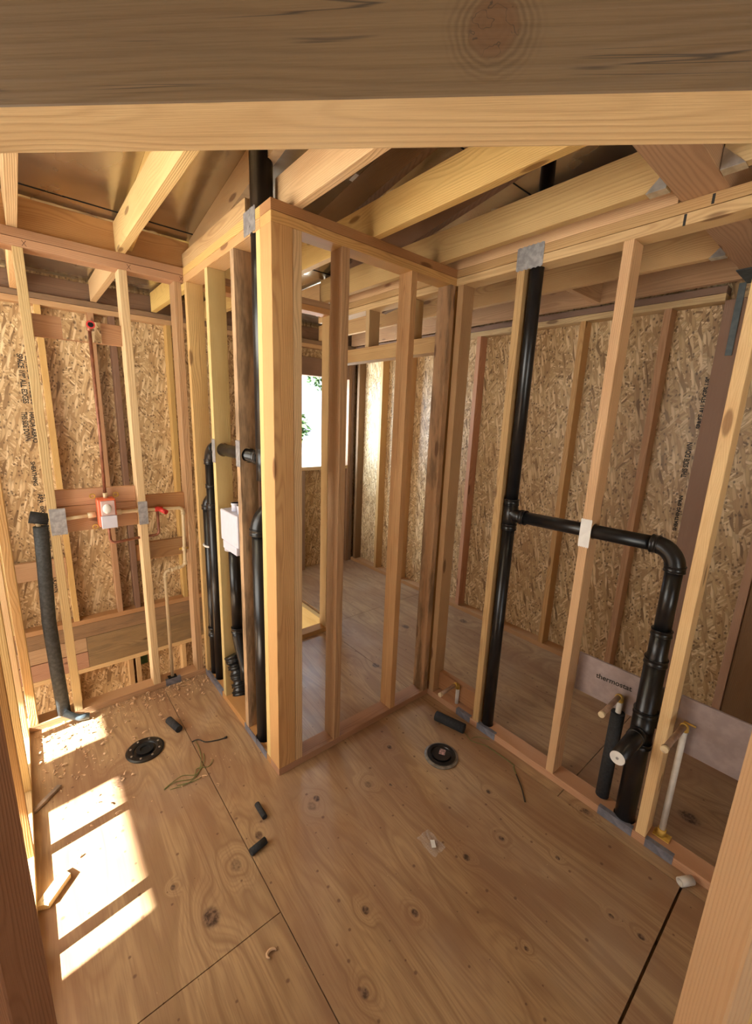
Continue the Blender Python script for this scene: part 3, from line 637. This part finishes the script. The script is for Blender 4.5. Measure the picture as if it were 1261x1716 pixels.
drill(db, (px, py, -.1), (px, py, .1), R+.004); drill(db, (px, ye, -.1), (px, ye, .1), R+.013)
drill(d2, (px, -.9, zt+.007), (px, -.7, zt+.007), R+.006)
# plumbing wall pipes
bx = .045
pa = thing('drain_pipe', 'left one of the twin black pipes in the plumbing wall corner', 'pipe', (bx, .978, 0))
tube('pipe', [(bx, .978, ZB-.03), (bx, .978, 1.15)], R, ABS, pa)
e = tube('elbow', arc((bx, .978, 1.145), (bx, .978, 1.225), (bx+.09, .978, 1.225))[:]+[(bx+.12, .978, 1.225)], R+.0035, ABS, pa)
coupling('hub', (bx, .978, 1.15), (0,0,1), R+.004, .026, ABS, e); coupling('hub', (bx, .978, .33), (0,0,1), R+.003, .06, ABS, pa)
strp = tube('pipe_strap', [(bx-.031+.0*k, .978+.034*math.cos(k), .93+.004*k) if False else (bx+.034*math.cos(k), .978+.034*math.sin(k), .93-.006*k) for k in [math.pi*.75+i*.18 for i in range(14)]], .006, WHITEP, pa, 8)
pbp = thing('drain_pipe', 'right one of the twin black pipes, turning over through the studs to the vent', 'pipe', (bx, .895, 0))
zh = 1.515
tube('pipe', [(bx, .895, ZB-.03), (bx, .895, 1.43)], R, ABS, pbp)
e = tube('elbow', arc((bx, .895, 1.425), (bx, .895, zh), (bx, .805, zh)), R+.0035, ABS, pbp)
coupling('hub', (bx, .895, 1.43), (0,0,1), R+.004, .026, ABS, e); coupling('hub', (bx, .895, 1.29), (0,0,1), R+.002, .02, ABS, pbp); coupling('hub', (bx, .895, 1.17), (0,0,1), R+.003, .03, ABS, pbp)
tube('branch_pipe', [(bx, .81, zh), (bx, .20, zh)], R, ABS, pbp)
tee = tube('tee_fitting', [(bx, .172, 1.42), (bx, .172, 1.60)], .044, ABS, pbp); coupling('hub', (bx, .235, zh), (0,1,0), R+.003, .04, ABS, tee)
tube('vent_pipe', [(bx, .170, 1.56), (bx, .165, 2.765)], .0445, ABS, pbp)
drill(b1, (bx, .2, zh), (bx, .6, zh), R+.006); drill(b2, (bx, .5, zh), (bx, .8, zh), R+.006)
for o_ in (bt1, bt2): drill(o_, (bx, .165, 2.3), (bx, .165, 2.6), .0465)
for yy in (.978, .895): drill(bb, (bx, yy, -.1), (bx, yy, .1), R+.004)
pcx = thing('drain_pipe', 'big glossy black pipe left of the corner post with an elbow at chest height', 'pipe', (bx, .245, 0))
tube('pipe', [(bx+.003, .245, ZB-.03), (bx+.003, .245, 1.17)], .0445, ABS, pcx)
e = tube('elbow', arc((bx, .245, 1.165), (bx, .245, 1.27), (bx+.105, .245, 1.27))+[(bx+.15, .245, 1.27)], .049, ABS, pcx)
coupling('hub', (bx, .245, 1.165), (0,0,1), .049, .03, ABS, e)
drill(bb, (bx, .245, -.1), (bx, .245, .1), .049)
# outlet box drain with trap
pt = thing('drain_pipe', 'black pipe dropping from the white outlet box to a ribbed trap', 'pipe', (bx, .56, .2))
tube('pipe', [(bx, .585, .983), (bx, .575, .50)], R, ABS, pt)
tube('offset_bend', [(bx, .575, .52), (bx, .572, .47), (bx+.002, .545, .41), (bx+.004, .51, .355), (bx+.004, .49, .32), (bx+.004, .485, .25)], R+.002, ABS, pt)
coupling('hub', (bx, .575, .515), (0,0,1), R+.003, .03, ABS, pt)
tr = thing('trap_fitting', 'ribbed black trap fitting low between the plumbing wall studs', 'pipe fitting', (bx, .60, .15))
bm = bmesh.new(); pts = []; rad = []
for i in range(29):
    t_ = i/28; pts.append((bx-.012+.012*math.sin(t_*3), .640-.105*t_, .325-.205*t_)); rad.append(.037+.0065*(1 if i % 4 < 2 else 0)+(.006 if i < 5 else 0))
sweep(bm, pts, rad); bm_obj('trap_body', bm, ABS, tr)
for k in (.10, .30, .52, .74, .92): coupling('union_nut', (bx-.012+.012*math.sin(k*3), .640-.105*k, .325-.205*k), (0, -.455, -.89), .045, .018, ABS, tr, .004)
# drain box
wb = thing('outlet_box', 'white plastic washer outlet box between the plumbing wall studs', 'box', (.03, .52, 1.0))
bm = bmesh.new()
for (a0, a1, z0, z1) in ((.397, .622, 1.045, 1.212), (.42, .60, 1.0, 1.047)):
    r_ = bmesh.ops.create_cube(bm, size=1)
    for v in r_['verts']: v.co = Vector((.034+v.co.x*.084, (a0+a1)/2+v.co.y*(a1-a0), (z0+z1)/2+v.co.z*(z1-z0)))
bevel(bm, .004); bm_obj('box_body', bm, WHITE, wb)
for yy in (.525, .450): 
    k = tube('supply_collar', [(.040, yy, 1.210), (.040, yy, 1.255)], .022, WHITE, wb); coupling('collar_rim', (.040, yy, 1.25), (0,0,1), .022, .010, WHITE, k)
tube('drain_socket', [(.030, .585, 1.03), (.030, .585, .985)], .035, WHITE, wb)
# ================================================================== SUPPLY PIPES RIGHT WALL
def supply(name, x, y, z, zb, xe, ze, lb, up_mat, insul=None, ye_=None):
    ye_ = y if ye_ is None else ye_
    t = thing(name, lb, 'pipe', (x, y, zb))
    tube('riser', [(x, y, zb), (x, y, z-.02)], .0115, up_mat, t, 16)
    e = tube('elbow', arc((x, y, z-.035), (x, y, z), (x-.035, y, z), 8), .0135, YEL, t, 16)
    tube('stub_out', [(x-.03, y, z), (xe, ye_, ze)], .0105, STUBM, t, 16)
    tube('end_cap', [(xe+.014, ye_, ze), (xe-.001, ye_, ze)], .0125, CPVC, t, 16)
    return t
s1 = supply('water_supply_pipe', 1.108, -1.045, .575, .039, .902, .571, 'supply stub rising from a black foam sleeve at the right wall', WPVC)
tube('foam_sleeve', [(1.108, -1.045, .485), (1.104, -1.043, .05)], .0275, FOAM, s1)
s2 = supply('water_supply_pipe', 1.106, -1.281, .585, .039, .828, .616, 'bare white supply pipe with a stub right of the knotty stud', WPVC)
box_obj('base_clamp', 1.085, 1.130, -1.315, -1.255, .040, .045, YEL, s2, .001)
tube('adapter', [(1.106, -1.281, .041), (1.106, -1.281, .075)], .0155, YEL, s2, 16); tube('clamp_ear', [(1.125, -1.27, .575), (1.125, -1.31, .575)], .004, YEL, s2, 8)
s3 = supply('water_supply_pipe', 1.078, -.205, .175, .039, .912, .166, 'small capped stub pipe low in front of the short block', WPVC)
for (y0, y1, z0, z1, lb) in ((-1.204, -.839, .480, .672, 'shiny foil faced board behind the left supply stub, word printed on it'), (-1.711, -1.244, .440, .676, 'shiny foil faced board behind the right supply stub')):
    bd = lum('backing_board', 1.1325, 1.144, y0, y1, z0, z1, lb, 'board', 'foil faced backing boards', PINK)
    if y0 > -1.3: text('thermostat', (1.1320, -.925, .585), (0,-1,.06), (0,0,1), .033, INK, bd, bold=.0006)
# ================================================================== LEFT BACK WALL PLUMBING
YA = LB+.025
ip = thing('insulated_pipe', 'long grey-black foam covered pipe standing at the left back wall', 'pipe', (-.763, YA, 0))
tube('foam_sleeve', [(-.752, YA-.01, 1.115), (-.757, YA-.005, .95), (-.772, YA, .6), (-.768, YA, .3), (-.763, YA, .040)], .031, FOAMG, ip)
tube('upper_sleeve', [(-.79, YA+.005, 1.165), (-.717, YA+.005, 1.145)], .030, FOAM, ip)
tube('inner_pipe', [(-.765, YA, 1.155), (-.757, YA, 1.10)], .010, CPVC, ip, 16)
tube('base_elbow', [(-.762, LB-.020, .064), (-.725, LB-.042, .040), (-.70, LB-.050, .026), (-.655, LB-.056, .0205)], .018, plain('blue_black_pipe', (.10, .14, .17), .4, mottle=.3), ip)
zc = 1.128
cp = thing('water_pipe', 'cream water pipe feeding the orange box and dropping at the right end', 'pipe', (-.2, YA, 0))
tube('left_pipe', [(-.677, YA, zc+.01), (-.525, YA, zc+.018)], .0095, CPVC, cp, 16); tube('left_adapter', [(-.55, YA, zc+.018), (-.515, YA, zc+.020)], .015, CPVC, cp, 16)
tube('right_adapter', [(-.432, YA, zc+.020), (-.395, YA, zc+.020)], .015, CPVC, cp, 16)
pts = [(-.40, YA, zc+.020), (-.273, YA, zc+.018), (-.10, YA, zc+.010)] + arc((-.095, YA, zc+.010), (-.072, YA, zc+.010), (-.072, YA, zc-.014), 6) + [(-.078, YA, .80)] + arc((-.078, YA, .795), (-.078, YA, .765), (-.11, YA, .765), 6) + arc((-.17, YA, .757), (-.198, YA, .757), (-.198, YA, .73), 6) + [(-.199, YA, .045)]
tube('right_pipe', pts, .0100, CPVC, cp, 16)
for p, d in (((-.072, YA, zc-.02), (0,0,1)), ((-.078, YA, .79), (0,0,1)), ((-.12, YA, .765), (1,0,0)), ((-.165, YA, .758), (1,0,0)), ((-.198, YA, .72), (0,0,1)), ((-.078, YA, .88), (0,0,1)), ((-.31, YA, zc+.020), (1,0,0))):
    coupling('fitting', p, d, .0115, .022, CPVC, cp, .002)
box_obj('pipe_clamp', -.105, -.05, YA+.006, YA+.012, .872, .886, YEL, cp, .001)
box_obj('foot_collar', -.225, -.175, YA-.02, YA+.02, ZB+.0017, ZB+.005, RUBBER, cp, .001)
lum('blocking', -.272, -.053, YA+.034, Y2, .838, .942, 'short block behind the clamp of the cream pipe', 'blocking', None, FIR2)
# orange rough-in box
ob = thing('valve_box', 'orange and white shower valve rough-in box on the left back wall', 'valve', (-.465, YA-.02, 1.09))
yb0, yb1 = LB-.045, LB+.040
box_obj('orange_frame', -.508, -.425, yb0+.010, yb1, 1.088, 1.236, ORANGE, ob, .004)
box_obj('clear_cover', -.495, -.432, yb0, yb0+.0095, 1.150, 1.228, plain('cloudy_cover', (.66, .46, .42), .3, mottle=.1), ob, .004)
box_obj('white_cover', -.499, -.426, yb0-.004, yb0+.0095, 1.080, 1.148, WHITE, ob, .005)
bm = bmesh.new(); bmesh.ops.create_uvsphere(bm, u_segments=20, v_segments=12, radius=1)
for v in bm.verts: v.co = Vector((-.468+v.co.x*.021, yb0-.001+v.co.y*.012, 1.186+v.co.z*.026))
for f in bm.faces: f.smooth = True
bm_obj('white_dial', bm, WHITEP, ob)
for x, z, s in ((-.512, 1.243, -1), (-.420, 1.243, 1), (-.512, 1.083, -1)):
    bm = bmesh.new(); sweep(bm, [(x+s*.008+.012*math.cos(k), yb1-.01, z+.011*math.sin(k)+(0.004 if z > 1.2 else -.004)) for k in [i*math.pi/6 for i in range(13)]], .0032, 8); bm_obj('mounting_ear', bm, YEL, ob)
cu = thing('copper_riser', 'copper pipe rising from the orange box to the red shower outlet', 'pipe', (-.46, YA, 1.23))
tube('riser', [(-.463, YA, 1.232), (-.457, YA, 1.6), (-.456, YA-.005, 2.085)], .0080, COP, cu, 16)
oe = tube('elbow', arc((-.456, YA-.005, 2.08), (-.456, YA-.005, 2.105), (-.456, YA-.035, 2.105), 6), .0125, COP, cu, 16)
tube('red_cap', [(-.456, YA-.030, 2.105), (-.456, YA-.062, 2.102)], [.0155, .0185], RED, cu, 20)
tube('cap_opening', [(-.456, YA-.0615, 2.102), (-.456, YA-.0630, 2.102)], .012, RUBBER, cu, 20)
tube('copper_bottom_adapter', [(-.463, YA-.01, 1.232), (-.463, YA-.01, 1.262)], .011, CPVC, cu, 16)
cl = thing('copper_pipe', 'copper loop running right below the orange box to the red valve', 'pipe', (-.3, YA, .98))
pts = [(-.463, YA-.01, 1.085), (-.460, YA-.008, 1.0)] + arc((-.459, YA, 1.0), (-.458, YA, .978), (-.436, YA, .978), 6) + [(-.315, YA, .988)]
tube('left_run', pts, .0078, COP, cl, 16)
pts = [(-.270, YA, .990)] + arc((-.235, YA, .990), (-.213, YA, .990), (-.213, YA, 1.012), 6) + [(-.212, YA, zc+.008)]
tube('right_run', pts, .0078, COP, cl, 16)
tube('through_stub', [(-.317, YA-.001, .988), (-.305, YA-.001, .988)], .012, FIR2, cl, 16) if False else None
rv = thing('shutoff_valve', 'red valve with lever on the cream pipe right of the nail plate', 'valve', (-.2, YA-.02, zc))
tube('valve_body', [(-.225, YA, zc+.016), (-.185, YA, zc+.015)], .014, RED, rv, 16)
tube('handle', [(-.215, YA-.012, zc+.024), (-.198, YA-.045, zc+.016), (-.182, YA-.075, zc+.008)], [.011, .0125, .0135], RED, rv, 16)
# ================================================================== PRINTED TEXT ON STRAND BOARD
gy = GF-.0006
for body, x, z, L, sz in (("SPACE 1/8\" ALL EDGES", -.735, 2.06, .34, .045), ("ESPACIO 1/8\" LOS LADOS", -.690, 2.05, .33, .035), ("THIS SIDE DOWN", -.755, 1.66, .21, .045), ("HACIA ABAJO", -.710, 1.66, .22, .04),
        ("SHEATHING", -.742, 1.30, .18, .036), ("APA", -.728, 1.055, .075, .045), ("24/16", -.690, 1.05, .07, .04), ("EXPOSURE 1", -.722, .96, .13, .03), ("RATED SHEATHING", -.700, .86, .24, .035), ("7/16 CATEGORY", -.662, .86, .24, .03), ("THIS SIDE DOWN", -.708, .55, .30, .045), ("SPACE 1/8\"", -.672, .55, .22, .035)):
    text(body, (x, gy, z), (0, 0, -1), (1, 0, 0), sz, INK, pg, bold=.0013, length=L)
fx = XF+T-.0006
for body, y, z, L, sz in (("SPACE ALL EDGES 1/8\"", -.870, 1.72, .29, .034), ("THIS SIDE DOWN", -.845, 1.43, .21, .036), ("SHEATHING SPAN", -.850, 1.10, .22, .026)):
    text(body, (fx, y, z), (0, 0, 1), (0, 1, 0), sz, INK, pf, bold=.0013, length=L)
# ================================================================== THINGS ON THE FLOOR
def lathe(name, prof, c, mat, parent=None, n=40, start=None):
    bm = bmesh.new(); rings = []
    for r_, z in prof: rings.append([bm.verts.new((c[0]+r_*a, c[1]+r_*b_, c[2]+z)) for a, b_ in circ(n)])
    for A, B in zip(rings, rings[1:]):
        for i in range(n): bm.faces.new((A[i], A[(i+1) % n], B[(i+1) % n], B[i])).smooth = False
    bm.faces.new(rings[-1]); return bm_obj(name, bm, mat, parent)
def flange(x, y, lb, second):
    t = thing('toilet_flange', lb, 'flange', (x, y, 0), 'toilet flanges')
    lathe('ring', [(.086, .0005), (.088, .006), (.080, .010), (.060, .011), (.053, .008), (.050, .004), (.044, .0035)], (x, y, 0), ABS if not second else plain('smoke_grey_ring', (.22, .19, .16), .3, mottle=.4), t)
    if second:
        lathe('collar', [(.072, .0105), (.074, .014), (.056, .015), (.052, .010), (.030, .006)], (x, y, 0), ABS, t)
        lathe('test_cap', [(.046, .012), (.046, .017), (.030, .016)], (x, y, 0), ABS, t)
        lb_ = box_obj('cap_label', -.019, .019, -.015, .015, 0, .0008, plain('pink_label', (.55, .32, .28), .5, mottle=.7, scale=120), t, 0)
        lb_.matrix_basis = t.matrix_world.inverted() @ Matrix.Translation((x+.012, y+.004, .0175)) @ Matrix.Rotation(.5, 4, 'Z') @ Matrix(((0,0,1,0),(1,0,0,0),(0,1,0,0),(0,0,0,1)))
    else:
        lathe('dark_hole_disc', [(.040, .0115), (.040, .0125), (.024, .0125), (.021, .005)], (x, y, 0), RUBBER, t)  # black disc paints the darkness inside the open hole
    for k in range(8):
        a = k*math.pi/4+.3; tube('bolt_head', [(x+.068*math.cos(a), y+.068*math.sin(a), .009), (x+.068*math.cos(a), y+.068*math.sin(a), .0135)], .005, ZINC if not second else RUBBER, t, 8)
flange(-.466, .563, 'black toilet flange on the floor at the left, ring of screws round an open hole', False)
flange(.722, -.400, 'toilet flange near the right wall with a grey ring and labelled test cap', True)
def bar(name, p0, p1, r, mat, lb, cat='foam piece', g=None, hollow=None):
    o = tube(name, [p0, p1], r, mat, None, 20); c = Vector(p0)
    o.data.transform(Matrix.Translation(-c)); o.location = c; return tag(o, lb, cat, g)
FG = 'black foam offcuts on the floor'
bar('foam_offcut', (-.318, .700, .019), (-.293, .590, .019), .019, FOAM, 'short black foam offcut right of the left toilet flange', g=FG)
bar('foam_tube', (.905, -.195, .027), (.952, -.365, .027), .027, FOAM, 'long black foam tube lying beside the right wall', g=FG)
bar('foam_offcut', (-.152, -.085, .0115), (-.152, -.165, .0115), .0115, FOAM, 'small black foam offcut above the knot on the sheet seam', g=FG)
bar('foam_offcut', (-.262, -.272, .014), (-.195, -.262, .014), .014, FOAM, 'small black foam offcut below the knot on the sheet seam', g=FG)
pv = thing('pipe_offcut', 'short white pipe offcut lying against the right wall bottom plate', 'pipe', (1.0, -1.40, 0))
bm = bmesh.new(); a, b_ = Vector((.972, -1.388, .0165)), Vector((1.020, -1.416, .0165)); dd = (b_-a)
sweep(bm, [a, b_], .0162, 24, False); sd = bm_obj('pipe_wall', bm, WPVC, pv).modifiers.new('wall', 'SOLIDIFY'); sd.thickness = .004; sd.offset = -1
# wood stick and wood block
def turned_box(name, L, Wd, Ht, c, ang, mat, lb, cat, taper=0.0):
    bm = bmesh.new(); bmesh.ops.create_cube(bm, size=1)
    for v in bm.verts: v.co = Vector((v.co.x*Wd, v.co.y*Ht, v.co.z*L*(1+taper*v.co.x*2)))
    bevel(bm, .0012); me = bpy.data.meshes.new(name); bm.to_mesh(me); bm.free(); o = bpy.data.objects.new(name, me); LINK(o); me.materials.append(mat)
    d = Vector((math.cos(ang), math.sin(ang), 0)); s = Vector((-d.y, d.x, 0))
    o.matrix_basis = Matrix(((s.x,0,d.x,c[0]),(s.y,0,d.y,c[1]),(0,1,0,c[2]),(0,0,0,1)))
    return tag(o, lb, cat)
turned_box('wood_stick', .135, .019, .014, (-.868, .510, .0075), math.radians(44), plain('grey_wood', (.36, .27, .20), .7, mottle=.3), 'thin grey wood stick on the floor by the left wall', 'stick')
blk = turned_box('wood_block', .115, .042, .022, (-.866, .035, .0115), math.radians(48), PALE, 'pale wood offcut with dark lines lying in the sun patch', 'block', .12)
for k in (-.007, .006):
    o = box_obj('saw_line', -.0007, .0007, 0, .0006, -.045, .045, INK, blk, 0)
    o.matrix_basis = Matrix.Translation((k, .0111, 0))
# plastic bag with label
bag = thing('plastic_bag', 'small clear plastic bag with a white label on the floor', 'bag', (.335, -.675, 0))
bm = bmesh.new(); gx, gy_ = 10, 8; vv = [[None]*gy_ for _ in range(gx)]
for i in range(gx):
    for j in range(gy_):
        vv[i][j] = bm.verts.new((.305+.065*i/(gx-1)+random.uniform(-.002, .002), -.735+.10*j/(gy_-1)+random.uniform(-.002, .002), .002+random.uniform(0, .007)))
for i in range(gx-1):
    for j in range(gy_-1): bm.faces.new((vv[i][j], vv[i+1][j], vv[i+1][j+1], vv[i][j+1]))
o = bm_obj('clear_film', bm, CLEAR, bag); sm = o.modifiers.new('thickness', 'SOLIDIFY'); sm.thickness = .0006
lbx = box_obj('white_label', -.009, .009, -.016, .016, 0, .001, WHITEP, bag, 0)
lbx.matrix_basis = bag.matrix_world.inverted() @ Matrix.Translation((.338, -.695, .010)) @ Matrix.Rotation(-.6, 4, 'Z') @ Matrix(((1,0,0,0),(0,0,1,0),(0,-1,0,0),(0,0,0,1)))
# curled chip
tag(tube('wood_chip', [(-.341+.016*math.cos(k), -.614+.012*math.sin(k), .004+.004*k/3) for k in [i*.5 for i in range(9)]], [.002, .004, .005, .005, .005, .005, .004, .003, .002], SHAV, None, 6), 'single curled wood chip near the bottom of the picture', 'chip')
# green strings and dark wire
def curve_pts(P, n=8):
    P = [Vector(p) for p in P]; out = []
    for i in range(len(P)-1):
        p0, p1, p2, p3 = P[max(i-1, 0)], P[i], P[i+1], P[min(i+2, len(P)-1)]
        for k in range(n):
            t = k/n; out.append(.5*((2*p1)+(p2-p0)*t+(2*p0-5*p1+4*p2-p3)*t*t+(3*p1-p0-3*p2+p3)*t**3))
    return out+[P[-1]]
z_ = .003
st = thing('string_scrap', 'tangle of thin green string strands right of the left toilet flange', 'string', (-.3, .3, 0))
for P in ([(-.453, .25), (-.40, .262), (-.33, .235), (-.298, .279), (-.247, .262), (-.215, .29)], [(-.43, .235), (-.36, .22), (-.30, .25), (-.262, .33), (-.246, .42), (-.248, .47)], [(-.45, .255), (-.37, .28), (-.31, .25), (-.26, .30), (-.24, .36)], [(-.40, .24), (-.33, .215), (-.28, .225)]):
    tube('strand', curve_pts([(a, b_, z_+.002*(i % 2)) for i, (a, b_) in enumerate(P)]), .0016, GREENW, st, 6)
st2 = thing('wire_scrap', 'bent dark wire on the floor near the foot of the plumbing wall', 'wire', (-.2, .42, 0))
tube('wire', curve_pts([(-.262, .475, .003), (-.232, .468, .006), (-.205, .43, .004), (-.15, .405, .004), (-.108, .397, .004)]), .0028, DKWIRE, st2, 8)
tube('wire_end', [(-.118, .397, .005), (-.104, .398, .005)], .005, DKWIRE, st2, 8)
st3 = thing('string_scrap', 'long dark green string along the foot of the right wall', 'string', (.95, -.55, 0))
tube('strand', curve_pts([(.945, -.33, z_), (.951, -.375, z_), (.935, -.43, z_), (.967, -.50, z_), (.969, -.561, z_+.002), (.973, -.664, z_), (.955, -.68, z_), (.90, -.75, z_), (.824, -.822, z_)]), .0018, GREENW, st3, 6)
tube('branch_strand', curve_pts([(.948, -.42, z_), (.985, -.435, .004), (1.021, -.485, z_)]), .0016, GREENW, st3, 6)
tube('dark_end', curve_pts([(.93, -.71, .005), (.88, -.77, .005), (.824, -.822, .005)]), .003, DKWIRE, st3, 6)
# wood shavings
bm = bmesh.new()
def shaving(x, y, s):
    a = random.uniform(0, 6.28); c, sn = math.cos(a), math.sin(a); k = random.uniform(.6, 1.6); w_ = s*random.uniform(.25, .5); prev = None
    for i in range(6):
        t = i/5*2.6*k; lx = s*math.sin(t)*.8; lz = .001+s*.35*(1-math.cos(t)); off = s*.25*i/5
        q = [(lx, off), (lx, off+w_)]
        r_ = [bm.verts.new((x+c*u-sn*v, y+sn*u+c*v, max(.001, lz))) for u, v in q]
        if prev: bm.faces.new((prev[0], prev[1], r_[1], r_[0]))
        prev = r_
for i in range(560):
    u = random.random()
    if u < .62: x, y = -.9+.89*random.random()**.8, LB-.008-abs(random.gauss(0, .10))
    elif u < .85: x, y = random.uniform(-.9, -.6), random.uniform(.55, 1.0)
    else: x, y = random.uniform(-.85, -.05), random.uniform(.1, .9)
    if (x+.466)**2+(y-.563)**2 < .01: continue
    shaving(x, y, random.choice((.005, .006, .009, .013, .018)))
for i in range(40): x, y = random.uniform(-.7, .9), random.uniform(-1.2, -.1); shaving(x, y, .003)
tag(bm_obj('wood_shavings', bm, SHAV), 'curled wood shavings and sawdust scattered along the left back wall', 'shavings', kind='stuff')
# ================================================================== TREE OUTSIDE THE WINDOW
def tree(loc, ctr, rad, nl, lb, ls):
    t = thing('garden_tree', lb, 'tree', (loc[0], loc[1], -1.75))
    tube('trunk', curve_pts([(loc[0], loc[1], -1.75), (loc[0]+.1, loc[1], .2), (ctr[0], ctr[1], ctr[2])]), .07, DARKW, t, 10)
    bm = bmesh.new()
    for i in range(nl):
        v = Vector((random.gauss(0, 1), random.gauss(0, 1), random.gauss(0, 1))); v = v.normalized()*random.uniform(.45, 1)
        c = Vector(ctr)+Vector((v.x*rad[0], v.y*rad[1], v.z*rad[2])); a = Vector((random.uniform(-1, 1), random.uniform(-1, 1), random.uniform(-1, 1))).normalized(); b2_ = a.orthogonal().normalized()
        q = [c-a*ls, c+b2_*ls*.4, c+a*ls, c-b2_*ls*.4]; bm.faces.new([bm.verts.new(k) for k in q])
    bm_obj('crown', bm, LEAFM, t)
tree((5.1, 6.6), (4.40, 6.1, 2.80), (.75, .6, .62), 2600, 'leafy tree seen at the top of the window', .06)
tree((2.75, 5.2), (2.98, 5.0, 1.52), (.16, .2, .24), 60, 'young tree with few leaves seen at the left of the window', .10)
bpy.context.view_layer.update()
